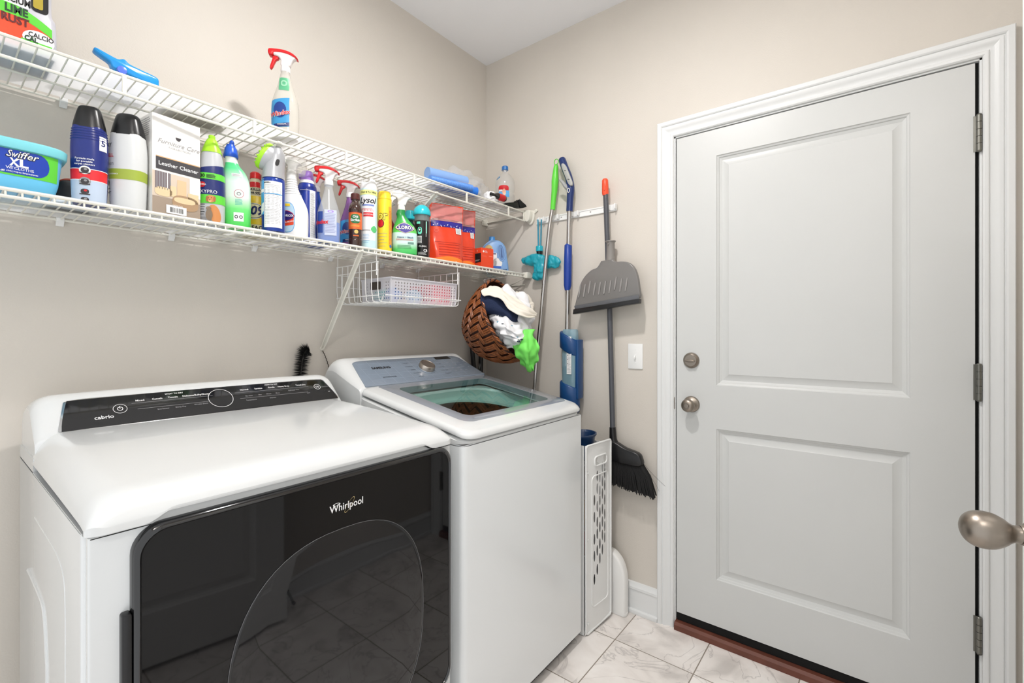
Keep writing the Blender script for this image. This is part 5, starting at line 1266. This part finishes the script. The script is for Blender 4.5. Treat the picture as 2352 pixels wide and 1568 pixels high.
for i in range(NS):          # stakes, twill over-under-two
    a0 = 2*PI*i/NS
    for j in range(-1, NB):
        if (i+j) % 4 in (0, 1):
            sA = .30+.70*(j-.25)/NB; sB = .30+.70*(j+1.25)/NB
            if j < 0: sA = .29
            if (i+j) % 4 == 0: 
                ribbon(lambda tt, d, l: wsurf(a0+d/.16, min(sA+(sB+.70/NB-sA)*tt, .985), .0005+.0042*math.sin(PI*tt)**.6+l), 6, .0125, 0)
for j in range(NB):          # weavers
    s0_ = .30+.70*(j+.5)/NB
    for i in range(NS):
        if (i+j) % 4 in (2, 3) and (i+j) % 4 == 2:
            a0 = 2*PI*(i-.35)/NS; a1 = 2*PI*(i+1.35)/NS
            ribbon(lambda tt, d, l: wsurf(a0+(a1-a0)*tt, min(s0_+d*2.9, .985), .0005+.0040*math.sin(PI*tt)**.6+l), 5, .0115, 0)
b.build('woven_body', [wk, wk2], t, recalc=False)
b = MB()
for ph in range(3):          # twisted rim and base braid
    for s_, rr, tw in ((.99,.0055,24),(.285,.005,18)):
        pth = []
        for i in range(160):
            a = 2*PI*i/160; q = tw*a+2*PI*ph/3; base = wsurf(a, s_, 0)
            pth.append(base+(U1*math.cos(a)+U2*math.sin(a))*(.0045*math.cos(q)+.002)+A*(.0045*math.sin(q)))
        b.tube(pth, rr*.75, 6, closed=True, mi=ph % 2)
b.build('braided_rim', [wk, wk2], t)
b = MB(); crumple(b, (0,0,0), (1,1,1), 2)  # placeholder for depth inside the basket
tip = Rc+(U1*1.10)*.187
for i, (hx, dxx) in enumerate(((-.352,0),(-.206,0))):
    w_ = MB(); px = Vector((hx,-.3065,1.562)); a = (-.30 if i == 0 else .45); end = Rc+(U1*math.cos(a)*1.1+U2*math.sin(a))*.190
    w_.tube(cr([tuple(px+Vector((-.010,.004,-.004))),tuple(px+Vector((-.008,-.0075,-.006))),tuple(px+Vector((0,-.0078,.004))),tuple(px+Vector((.004,-.0075,-.014))),tuple((px+end)/2+Vector((.008,0,0))),tuple(end),tuple(end+Vector((-.008,0,-.008))),tuple(end+Vector((-.012,.002,.010))),tuple((px+end)/2+Vector((-.016,0,-.004))),tuple(px+Vector((-.016,-.004,-.02)))], 4), .0011, 6)
    o = w_.build('hanging_wire', chrome, t, False); o.location = -Vector(t.location)

def sheet(name, label, ctrl, m, nu=40, nv=30, amp=.006, fr=20, th=.0025, seed=1, group=None, cat='cloth', fold=0):
    """draped cloth through a grid of control points (rows of 3D points), wrinkled along its normals"""
    rows = [cr(r, 8) for r in ctrl]; cols_ = [cr([rows[i][k] for i in range(len(rows))], 8) for k in range(len(rows[0]))]
    nu_, nv_ = len(cols_), len(cols_[0])
    P_ = [[Vector(cols_[i][j]) for i in range(nu_)] for j in range(nv_)]
    c0 = sum((p for r in P_ for p in r), Vector())/(nu_*nv_)
    out = []
    for j in range(nv_):
        for i in range(nu_):
            a = P_[j][min(i+1,nu_-1)]-P_[j][max(i-1,0)]; c_ = P_[min(j+1,nv_-1)][i]-P_[max(j-1,0)][i]
            n_ = a.cross(c_); n_.normalize() if n_.length > 1e-9 else None
            p = P_[j][i]; k = noise.noise(p*fr+Vector((seed,0,0))); k2 = 1-2*abs(noise.noise(p*fr*.6+Vector((0,seed,5))))
            out.append(p+n_*(amp*(k*.8+k2*.9)+fold*math.sin(6*PI*j/nv_)))
    b = MB(); b.v = [tuple(p-c0) for p in out]
    for j in range(nv_-1):
        for i in range(nu_-1): b.f.append((j*nu_+i, j*nu_+i+1, (j+1)*nu_+i+1, (j+1)*nu_+i)); b.m.append(0)
    o = b.build(name, m, None, sharp=80, mods=[('SOLIDIFY', dict(thickness=th, offset=0)), sub(1)]); o.location = c0
    return tag(o, label, cat, group)
def cp(u, v, h): return tuple(Rc+U1*u+U2*v+A*h)    # basket coordinates: up, sideways, out of the opening
navyc = mat('navy_knit', (22,36,68), .9, bump=(260,.6,.002)); cream = mat('cream_cloth', (232,226,214), .85, bump=(300,.3,.001)); whc = mat('white_cotton', (236,236,238), .85, bump=(200,.3,.001)); grc = mat('green_cloth', (120,226,96), .6)
sheet('cream_towel', 'cream towel running across the top of the laundry in the wicker basket', [[(-0.424, -0.343, 1.459), (-0.392, -0.352, 1.487), (-0.367, -0.384, 1.487), (-0.343, -0.429, 1.456), (-0.314, -0.483, 1.416), (-0.281, -0.525, 1.384), (-0.247, -0.536, 1.365)], [(-0.446, -0.363, 1.445), (-0.419, -0.381, 1.466), (-0.4, -0.422, 1.457), (-0.387, -0.471, 1.42), (-0.366, -0.514, 1.381), (-0.321, -0.539, 1.362), (-0.265, -0.545, 1.352)], [(-0.446, -0.379, 1.432), (-0.437, -0.407, 1.439), (-0.421, -0.444, 1.423), (-0.411, -0.481, 1.387), (-0.389, -0.517, 1.349), (-0.342, -0.545, 1.336), (-0.277, -0.547, 1.339)]], cream, amp=.009, fr=30, seed=4, th=.005, cat='towel', fold=.004)
sheet('navy_towel', 'navy blue ribbed towel between the basket rim and the cream towel', [[(-0.419, -0.333, 1.452), (-0.407, -0.365, 1.459), (-0.368, -0.398, 1.452), (-0.303, -0.416, 1.448), (-0.249, -0.436, 1.438)], [(-0.441, -0.353, 1.406), (-0.428, -0.394, 1.413), (-0.399, -0.431, 1.405), (-0.356, -0.462, 1.391), (-0.263, -0.451, 1.391)], [(-0.431, -0.366, 1.363), (-0.422, -0.41, 1.37), (-0.406, -0.447, 1.362), (-0.387, -0.487, 1.338), (-0.313, -0.484, 1.344)], [(-0.404, -0.368, 1.352), (-0.405, -0.416, 1.351), (-0.391, -0.45, 1.339), (-0.373, -0.481, 1.319), (-0.321, -0.49, 1.32)]], navyc, amp=.003, fr=20, seed=9, th=.006, cat='towel', fold=.001)
w1 = sheet('cotton_garment', 'white printed cotton garment just below the navy towel in the basket', [[(-0.409, -0.362, 1.348), (-0.411, -0.408, 1.355), (-0.402, -0.452, 1.346), (-0.375, -0.487, 1.325), (-0.324, -0.503, 1.319)], [(-0.414, -0.387, 1.308), (-0.426, -0.438, 1.311), (-0.423, -0.49, 1.295), (-0.384, -0.523, 1.276), (-0.31, -0.521, 1.306)], [(-0.402, -0.403, 1.268), (-0.414, -0.453, 1.264), (-0.405, -0.496, 1.249), (-0.369, -0.526, 1.237), (-0.307, -0.524, 1.256)]], whc, amp=.017, fr=34, seed=2, th=.003, cat='clothes', fold=.004)
w2_ = sheet('cotton_garment', 'white cotton garment with dark trim at the lower rim of the basket', [[(-0.397, -0.393, 1.28), (-0.408, -0.444, 1.276), (-0.398, -0.49, 1.26), (-0.361, -0.52, 1.253), (-0.286, -0.519, 1.296)], [(-0.377, -0.403, 1.24), (-0.388, -0.453, 1.237), (-0.38, -0.496, 1.222), (-0.348, -0.521, 1.217), (-0.281, -0.525, 1.246)], [(-0.344, -0.412, 1.2), (-0.35, -0.453, 1.197), (-0.349, -0.487, 1.189), (-0.324, -0.503, 1.189), (-0.283, -0.507, 1.206)]], whc, amp=.017, fr=36, seed=12, th=.003, cat='clothes', fold=.004)
for i, (c_, sz, sd, lab, m) in enumerate((
    ((.0,.02,.035),(.13,.12,.085),6.1,'white crumpled cotton bundle in the middle of the wicker basket', whc),
    ((.030,-.05,.050),(.09,.09,.06),4.4,'off white bundle at the far side of the wicker basket', cream))):
    b = MB(); crumple(b, (0,0,0), (1,1,1), sd, 48, 32, .30, 2.6)
    b.v = [tuple(U1*x*sz[0]+U2*y*sz[1]+A*z*sz[2]) for x, y, z in b.v]
    o = b.build('cotton_bundle', m, None, sharp=80, mods=[sub(1)]); o.location = cp(*c_); tag(o, lab, 'clothes')
pm = mat('print_marks', (40,52,64), .8); pm2 = mat('print_teal2', (90,150,170), .8)
for o_, n_m, sd in ((w1, 9, 3), (w2_, 7, 5)):
    random.seed(sd); k = MB(); vs_ = [v.co for v in o_.data.vertices]
    for q in range(n_m):
        p_ = random.choice(vs_); n_ = Vector((-.75,-.64,.05)).normalized(); a_ = n_.cross(Vector((0,0,1))).normalized(); c_ = a_.cross(n_); w_ = random.uniform(.003,.008); h_ = random.uniform(.002,.005)
        k.rings([[tuple(p_+n_*(.0045+.0005*z)+a_*w_*math.cos(2*PI*j/10)+c_*h_*math.sin(2*PI*j/10)) for j in range(10)] for z in (0,1)], mi=q % 2)
    k.build('printed_motif', [pm, pm2], o_)
random.seed(7)
sheet('green_cloth', 'bright green cloth hanging down from the wicker basket beside the steel pole', [[(-0.305, -0.478, 1.252), (-0.336, -0.472, 1.216), (-0.346, -0.475, 1.185), (-0.321, -0.49, 1.153), (-0.302, -0.498, 1.12), (-0.284, -0.505, 1.094)], [(-0.309, -0.506, 1.272), (-0.348, -0.521, 1.227), (-0.358, -0.533, 1.187), (-0.347, -0.539, 1.152), (-0.327, -0.531, 1.119), (-0.288, -0.516, 1.093)], [(-0.305, -0.527, 1.284), (-0.325, -0.540, 1.233), (-0.330, -0.548, 1.191), (-0.328, -0.545, 1.152), (-0.31, -0.535, 1.123), (-0.285, -0.52, 1.096)], [(-0.269, -0.524, 1.268), (-0.286, -0.551, 1.232), (-0.287, -0.566, 1.189), (-0.28, -0.559, 1.153), (-0.279, -0.543, 1.125), (-0.273, -0.519, 1.098)]], grc, amp=.014, fr=34, seed=3, th=.0015, fold=.004)

# ================================================================ TOOLS ON THE BACK WALL
t = thing('tool_rail', 'white plastic tool rail screwed to the wall beside the shelves', 'rail', (0, -.586, 1.853))
b = MB(); b.prism([(-.0004,-.0155),(-.0004,.0155),(-.008,.0155),(-.008,.010),(-.005,.008),(-.005,-.008),(-.008,-.010),(-.008,-.0155)], -.226, .228, 'y'); b.build('rail', plw, t)
for y in (-.205,-.09,.075,.19):
    b = MB(); b.lathe([(-.0052,.0035),(-.0068,.003),(-.007,.0006)], 12, axis='x', c=(0,y,0)); b.build('screw', steel, t)
for y in (.185,.102,-.013,-.212):
    b = MB(); b.box(-.030, y-.019, -.010, -.0082, y-.013, .014); b.box(-.030, y+.013, -.010, -.0082, y+.019, .014); b.box(-.0115, y-.019, -.012, -.0082, y+.019, .016)
    b.build('clip', plw, t, mods=[bev(.002,2)])
def pole(b, pts, r, n=16, mi=0): b.tube(pts, r, n, mi=mi)
# green handled mop
t = thing('mop', 'long steel pole mop with bright green handle, hung nearest the shelves', 'mop', (-.052, -.32, 0))
def PT(L): return [(x+.052, y+.32, z) for x, y, z in L]
b = MB(); pole(b, PT([(-.050,-.487,1.90),(-.055,-.471,1.803),(-.070,-.455,1.583),(-.080,-.443,1.408)]), .0098); b.lathe([(0,.0108),(.02,.0108)], 16, c=tuple(PT([(-.0745,-.4505,1.51)])[0])); pole(b, PT([(-.0798,-.4432,1.41),(-.092,-.427,1.211),(-.105,-.415,1.003),(-.155,-.355,.10)]), .0088); b.lathe([(0,.0098),(.02,.0098)], 16, c=tuple(PT([(-.0915,-.4275,1.20)])[0]))
b.build('pole', steel, t)
b = MB(); pts = cr([(-.050,-.487,1.885),(-.049,-.492,1.94),(-.048,-.497,1.985),(-.048,-.500,2.03),(-.048,-.503,2.075),(-.048,-.506,2.10),(-.048,-.507,2.108)], 4)
rs = cr([(.0125,),(.0135,),(.0155,),(.0175,),(.0135,),(.0115,),(.006,)], 4); b.tube(PT(pts), [q[0] for q in rs], 18)
b.tube(PT([(-.048,-.507+.012*math.sin(a_*PI/8), 2.122-.014*math.cos(a_*PI/8)) for a_ in range(16)]), .0022, 6, closed=True)
b.build('handle', mat('mop_green',(98,214,66),.35), t, sharp=60)
b = MB(); b.box(-.13,-.11,.0,-.08,.04,.02); b.tube([(-.103,-.035,.02),(-.103,-.035,.11)], .014, 12); b.build('mop_head', mat('mop_grey',(150,152,154),.6), t, mods=[bev(.005,2)])
# spray mop
t = thing('spray_mop', 'navy blue spray mop with grey trigger and steel pole, hung in the middle', 'mop', (-.052, -.586, 0))
def PT(L): return [(x+.052, y+.586, z) for x, y, z in L]
b = MB(); pole(b, PT([(-.050,-.584,1.89),(-.054,-.574,1.25),(-.056,-.560,.985),(-.056,-.555,.10)]), .0115); b.build('pole', steel, t)
b = MB(); hp = cr([(-.050,-.585,1.862),(-.050,-.588,1.92),(-.051,-.592,1.975),(-.050,-.580,2.03),(-.048,-.558,2.08),(-.046,-.540,2.125),(-.046,-.536,2.135)], 4)
b.tube(PT(hp), [q[0] for q in cr([(.0165,),(.0165,),(.019,),(.0185,),(.0185,),(.0175,),(.010,)], 4)], 20, mi=0); b.build('handle', mat('mop_navy',(24,48,104),.3), t, sharp=60)
b = MB(); b.prism(rrect(-.030,-.060,.030,.058,.026,6), -.0235, -.0125, 'x', inset=.002); b.v = [(x+.002, y*.40+.004+.42*z, z+2.038) for x, y, z in b.v]
b.build('soft_grip', mat('grip_grey',(176,178,174),.5), t, sharp=60)
b = MB()
for z in (-.028,.018): b.tube([(-.0222,.004+.42*z-.005,z+2.038),(-.0222,.004+.42*z+.005,z+2.040)], .0014, 5)
b.build('grip_marks', blk, t)
b = MB(); b.tube(PT(cr([(-.054,-.583,1.972),(-.064,-.570,1.985),(-.072,-.558,2.005),(-.078,-.543,2.020)], 4)), [.012,.012,.0118,.0112,.0105,.010,.0092,.0085,.0078,.007,.0062,.005,.003], 10); b.build('trigger', mat('trigger_grey',(164,166,166),.4), t)
b = MB(); b.tube(PT([(-.072,-.592+.006*math.sin(a_*PI/8), 1.958-.010*math.cos(a_*PI/8)) for a_ in range(16)]), .0018, 5, closed=True); b.build('lock_ring', plw, t)
b = MB(); b.tube(PT([(-.0513,-.582,1.70),(-.0523,-.579,1.695),(-.0527,-.577,1.60),(-.0530,-.576,1.50),(-.0535,-.575,1.475)]), [.012,.0185,.0195,.0188,.013], 20); b.build('sleeve_grip', mat('sleeve_blue',(20,60,150),.4), t, sharp=60)
hb = mat('holder_blue',(12,66,120),.35)
b = MB()
for z0_, z1_, tilt in ((1.175,1.255,-.045),(.90,1.02,-.03)):
    R_ = []
    for z in (z0_, z0_+.006, z1_-.006, z1_):
        k = .9 if z in (z0_, z1_) else 1
        R_.append([(-.010+.040*k*math.cos(2*PI*j/28)*1.0, -.008+.052*k*math.sin(2*PI*j/28)*-1, z+tilt*(-math.sin(2*PI*j/28))*-1*.5) for j in range(28)])
    b.rings(R_)
b.prism(rrect(-.064,.95,-.046,1.235,.006,3), -.028, .022, 'x', inset=.003)
b.build('bottle_holder', hb, t, sharp=60)
b = MB(); Bb = Body([(.985,.026,.036),(1.0,.028,.039),(1.15,.028,.040),(1.20,.027,.040),(1.275,.025,.038),(1.285,.018,.028)], n=3); Bb.mesh(b); b.v = [(x-.012, y-.012, z) for x, y, z in b.v]; b.build('refill_bottle', mat('refill_clear',(150,190,206),.1,alpha=.55,spec=.8), t, sharp=60)
b = MB(); Bb = Body([(.988,.0275,.038),(1.10,.0275,.0385),(1.105,.02,.03)], n=3, smooth=False); Bb.mesh(b); b.v = [(x-.012, y-.012, z) for x, y, z in b.v]; b.build('liquid', mat('refill_dark',(40,52,62),.15,alpha=.9), t, sharp=60)
Pp = Print(plane((-.0425,-.022,1.16),(0,-1,0),(0,0,1)), .0004); Pp.area(-.012,.014,-.09,.09,txw,1,nu=1,nv=1); Pp.lines(-.009,.012,-.085,.085,26,txs,.0014,2,.4); Pp.disc(-.005,.02,.002,.002,txk,3); Pp.disc(-.005,.0,.002,.002,txk,3); Pp.disc(-.005,-.02,.002,.002,txk,3); Pp.disc(-.005,-.04,.002,.002,txk,3); Pp.build('label', t)
b = MB(); b.box(-.035,-.13,.0,.045,.16,.022); b.tube([(-.004,.03,.02),(-.004,.03,.12)], .016, 12); b.build('mop_head', hb, t, mods=[bev(.006,2)])
# broom
t = thing('broom', 'angle broom with grey pole, orange tip and black bristles, hung beside the door', 'broom', (-.050, -.80, .55))
def PT(L): return [(x+.050, y+.80, z-.55) for x, y, z in L]
b = MB(); pole(b, PT([(-.048,-.777,1.94),(-.050,-.800,1.35),(-.050,-.815,.80)]), .0118); b.build('pole', mat('pole_grey',(78,80,86),.35), t)
b = MB(); b.tube(PT([(-.048,-.7765,1.905),(-.048,-.7762,1.915),(-.048,-.7755,1.955),(-.048,-.775,1.975),(-.048,-.775,1.982)]), [.0125,.0155,.0150,.0145,.010], 18); b.tube(PT([(-.0635,-.781,1.925),(-.0645,-.781,1.945)]), .0035, 8); b.build('grip_tip', mat('tip_orange',(240,84,50),.35), t)
b = MB(); b.tube(PT(cr([(-.050,-.814,.835),(-.050,-.816,.79),(-.050,-.820,.765)], 4)), [.0145,.015,.0155,.016,.0165,.017,.018,.020,.021], 18)
ho = cr([(-.800,.775),(-.835,.772),(-.880,.752),(-.940,.738),(-.957,.715),(-.960,.690),(-.930,.680),(-.86,.682),(-.77,.688),(-.755,.70),(-.760,.725),(-.782,.755)], 3, True)
b.prism([(y+.80, z-.55) for y, z in ho], .014, -.022, 'x', inset=.006); b.build('brush_block', blk, t, sharp=60)
b = MB(); bm_ = mat('bristle_black',(10,10,11),.8)
for i in range(64):
    for j in range(4):
        k = i/63; y0_ = -.762-.192*k; x_ = -.040-.006*j+random.uniform(-.001,.001); y1_ = -.752-.262*k+random.uniform(-.006,.006); z1_ = .586-.030*k+random.uniform(-.006,.006)
        b.tube(PT([(x_, y0_, .69),(x_-.003*j+.004, (y0_+y1_)/2-.004, .64),(x_*1.0+.006-.006*j, y1_, z1_)]), [.0036,.0036,.0022], 4)
tag(b.build('bristles', bm_, t), 'black bristles', kind='stuff')
b = MB(); b.tube(PT(cr([(-.05,-.955,.705),(-.056,-.985,.675),(-.06,-1.03,.640),(-.062,-1.062,.618)], 4)), .0006, 4); b.tube(PT(cr([(-.05,-.957,.70),(-.052,-.98,.66),(-.058,-1.02,.615),(-.06,-1.035,.590)], 4)), .0005, 4); b.build('stray_bristle', bm_, t)
# dustpan clipped on the broom
t = thing('dustpan', 'grey ribbed dustpan with black rubber lip clipped on the broom pole', 'dustpan', (-.075, -.80, 1.35))
dpm = mat('dustpan_grey',(118,116,114),.28)
b = MB()
ol = cr([(-.828,1.600),(-.845,1.588),(-.880,1.585),(-.912,1.575),(-.938,1.545),(-.952,1.50)], 3)+[(-.962,1.432),(-.960,1.42)]
bl = [(-.640,1.378),(-.636,1.395)]
left = cr([(-.652,1.455),(-.666,1.500),(-.690,1.535),(-.722,1.560),(-.752,1.570),(-.772,1.598)], 3)
out_ = [(y+.80, z-1.35) for y, z in (ol+bl+left)]
def tiltx(vs, k=.22):
    return [(x-(.12-min(.12, max(0, z)))*0-(.23-z)*k*.12, y, z) for x, y, z in vs]
b.prism(out_, .012, -.010, 'x', inset=.005); b.v = tiltx(b.v); b.build('pan', dpm, t, sharp=50)
b = MB()
for i in range(10):
    f = i/9; y = .775-.022*0-.105*0+0; yy = .135-.235*f; zz = .085+.018*f+(.012 if i in (2,7) else 0); L_ = .058
    b.tube([(-.0115, yy+.006, zz),(-.0125, yy+.001, zz+L_*.5),(-.0115, yy-.003, zz+L_)], [.003,.0045,.003], 8)
b.v = tiltx(b.v); b.build('ribs', mat('dustpan_rib',(150,148,146),.2), t)
b = MB(); b.prism([(.158,.028),(.162,.046),(-.158,.084),(-.160,.062)], -.012, -.0165, 'x', inset=.001); b.v = tiltx(b.v); b.build('ramp', mat('dustpan_dark',(92,94,98),.3), t)
b = MB(); b.prism([(.166,.006),(.163,.029),(-.161,.065),(-.160,.046)], .010, -.022, 'x', inset=.002); b.v = tiltx(b.v); b.build('rubber_lip', blk, t)
b = MB(); b.lathe([(.228,.032),(.238,.023),(.250,.0200),(.330,.0185),(.334,.021),(.339,.021),(.341,.0185)], 26, c=(.023,-.005,0)); b.lathe([(.335,.0235),(.340,.0235)], 26, c=(.023,-.005,0)); b.ball((.001,-.004,.322), .0035, 10, 8); b.build('clip_handle', mat('clip_grey',(138,134,130),.3), t, sharp=50)
# teal duster
t = thing('duster', 'teal puffy fabric duster on a slim wand, hung at the left end of the rail', 'duster', (-.034, -.395, 1.60))
tl = mat('teal_fabric',(24,160,178),.35, coat=.2); b = MB()
b.tube([(.004,.012,.255),(0,.006,.115)], .0042, 10); b.tube([(.012,-.004,.255),(.006,-.003,.115)], .0036, 10); b.build('wand', mat('wand_teal',(60,150,178),.25,alpha=.9), t)
b = MB(); b.lathe([(.088,.017),(.090,.0185),(.112,.0185),(.116,.0165)], 24); b.build('collar', mat('collar_teal',(30,170,190),.2), t); b = MB(); b.lathe([(.072,.0145),(.090,.0160)], 24); b.build('neck', blk, t)
b = MB()
for c_, r, sc in (((0,-.004,.043),.034,(.7,1,1)),((-.004,.044,.046),.036,(.6,1.3,.85)),((0,.082,.050),.026,(.6,1.4,.8)),((-.008,.020,.048),.034,(.6,1.2,.9)),((.004,-.055,.030),.034,(.5,1.3,1.05)),((.006,-.092,.022),.026,(.45,1.3,1.2)),((0,.0,.005),.034,(.65,1.0,1.3)),((0,.004,-.034),.033,(.65,1.1,.85)),((-.004,0,-.012),.033,(.65,1,.8))):
    b.ball(c_, r, 20, 14, sc=sc)
o = b.build('fabric_head', tl, t, sharp=80)
md = o.modifiers.new('r', 'REMESH'); md.mode = 'VOXEL'; md.voxel_size = .004; md.use_smooth_shade = True
md = o.modifiers.new('s', 'SMOOTH'); md.iterations = 8; md.factor = .6
tx = bpy.data.textures.new('wr', 'CLOUDS'); tx.noise_scale = .03; md = o.modifiers.new('d', 'DISPLACE'); md.texture = tx; md.strength = .016; md.mid_level = .5

# ================================================================ HAMPER, FLOOR ITEMS, BRUSH
t = thing('laundry_hamper', 'tall white perforated laundry hamper between the washing machine and the wall', 'hamper', (-.195, -.735, .004))
hm_ = mat('hamper_white',(232,233,232),.35); b = MB(); HW, HH = .196, .792
def hf(u, v):   # front panel, slightly bowed, bottom edge curving up at the right
    k = u/HW; return Vector((-.104+u, -.074-.020*k-.006*math.sin(PI*k), v+(0 if v > .05 else (.05-v)/.05*.012*k*k)))
cols = []
for i, (u, vs_) in enumerate(((.062,[.215,.325,.405,.510,.590]),(.082,[.255,.345,.425,.480,.555,.640,.700]),(.102,[.300,.370,.450,.520,.580,.625,.690]),(.122,[.335,.405,.470,.530,.605,.665,.735]),(.142,[.385,.440,.500,.570,.640,.700,.780-.03]))): cols.append((u, [v*.90+.02 for v in vs_]))
perforated(b, HW, HH, cols, 0, 0, .0052, .0235, hf)
b.build('front_panel', hm_, t, recalc=False, flat=True)
b = MB(); 
fr_ = []
for u, v in rrect(.004,.004,HW-.004,HH-.002,.012,4): p = hf(u, v); fr_.append((p.x, p.y-.003, p.z))
b.tube(fr_, .0045, 8, closed=True)
fr_ = [hf(u, v)+Vector((0,-.001,0)) for u, v in rrect(.044,.10,HW-.026,.655,.02,4)]; b.tube(fr_, .0030, 8, closed=True)
for v in (.675,.395,.045): p = hf(.016, v); b.lathe([(-.0055,.0045),(-.0045,.0055),(.0,.0055)], 12, axis='y', c=(p.x,p.y-.0005,p.z))
b.build('rim', hm_, t)
b = MB(); fr_ = [hf(u, v)+Vector((0,-.002,0)) for u, v in rrect(.062,.695,HW-.040,.735,.014,4)]; b.tube(fr_, .0035, 8, closed=True); b.add([hf(u, v)+Vector((0,-.0008,0)) for u, v in rrect(.062,.695,HW-.040,.735,.014,4)], [tuple(range(20))], 1); b.build('handle', [hm_, mat('handle_gap',(206,206,204),.5)], t)
b = MB()   # side, back, base
b.box(.088,-.090,.012,.0915,.085,HH-.02); b.box(-.106,-.070,.0,-.1035,.085,HH); b.box(-.104,.083,.0,.0885,.086,HH-.02); b.box(-.104,-.07,.006,.088,.083,.010)
b.build('side_panels', hm_, t)
for i, (x_, z_, c_, lab) in enumerate(((-.03,.47,(176,136,40),'mustard cloth seen through the slots of the hamper, upper one'),(-.03,.33,(140,40,40),'dark red cloth seen through the slots of the hamper'),(.03,.19,(120,120,128),'grey cloth low inside the hamper'),(.02,.61,(96,80,70),'brown cloth high inside the hamper'))):
    c = MB(); crumple(c, (0,0,0), (.060,.056,.058), i*2+3, 24, 16, .25, 2); o = c.build('laundry', mat('laundry_%d' % i, c_, .9), None, sharp=80); o.location = (t.location.x+x_*.6, t.location.y+.012, t.location.z+z_); tag(o, lab, 'clothes')
t = thing('pail', 'dark blue plastic pail whose rim shows above the white hamper', 'pail', (-.205, -.735, .715))
b = MB(); q = .083; b.lathe([(0,q*.6),(.002,q*.78),(.070,q*.86),(.095,q*.9),(.104,q*1.0),(.110,q*1.0),(.110,q*.93),(.10,q*.86),(.01,q*.7),(.008,.004)], 40, sy=.8); b.build('pail', mat('pail_blue',(16,48,88),.3), t, sharp=60)
# white curved pipe piece on the floor
t = thing('white_jug', 'white plastic piece with rounded shoulder standing on the floor right of the hamper', 'container', (-.058, -.862, .001))
b = MB(); b.prism(cr([(.080,.004),(.080,.12),(.080,.24),(.070,.275),(.045,.278),(.018,.262),(-.004,.236),(-.018,.200),(-.024,.16),(-.024,.06),(-.024,.004)], 4), -.022, .026, 'x', inset=.010); b.build('body', mat('white_pp',(238,238,236),.3), t, sharp=70)
b = MB(); b.prism(rrect(-.021,-.026,.025,.082,.016,5), -.0005, .014, 'z', inset=.003); b.build('base', MATS['white_pp'], t)

# black flexible brush standing behind the dryer
t = thing('dryer_vent_brush', 'black spiral bristle brush standing between the dryer and the wall', 'brush', (-1.088, -.024, 1.0))
b = MB(); pth = cr([(-.030,0,-.10),(-.026,0,.02),(-.018,0,.12),(-.010,-.002,.180),(.000,-.004,.200),(.008,-.004,.204)], 12); b.tube(pth, .003, 6); b.build('stem', mat('dark_wire',(60,58,56),.4), t)
b = MB(); n_ = len(pth)
for i in range(2200):
    f = random.random(); k = f*(n_-1.01); i0 = int(k); p = Vector(pth[i0]).lerp(Vector(pth[i0+1]), k-i0); tg_ = (Vector(pth[i0+1])-Vector(pth[i0])).normalized()
    a_ = i*2.4; side_ = Vector((math.cos(a_), math.sin(a_)*.8, 0)); side_ -= tg_*side_.dot(tg_); side_.normalize()
    sp_ = (round(f*34)/34-f)*.10; L_ = random.uniform(.026,.034)*(1 if f < .93 else .8)
    e_ = p+side_*L_+tg_*sp_; e_.y = max(min(e_.y, .016), -.018); w_ = side_.cross(tg_)*.0009
    b.add([p-w_, p+w_, e_], [(0,1,2)]); b.add([p-tg_*.0009, p+tg_*.0009, e_], [(0,1,2)])
tag(b.build('bristles', mat('bristle_black',(10,10,11),.8), t, recalc=False), kind='stuff')
b = MB(); pth = cr([(-1.008,-.006,1.196),(-.998,-.007,1.175),(-.985,-.007,1.14),(-.976,-.008,1.10),(-.972,-.010,1.05)], 14)
b.tube([(p[0]+.0012*math.cos(i*1.3), p[1]-.0012, p[2]) for i, p in enumerate(pth)], .0017, 5)
tag(b.build('twisted_cord', mat('cord_grey',(78,72,66),.6), None), 'thin dark twisted cord hanging from the foot of the shelf brace', 'cord')
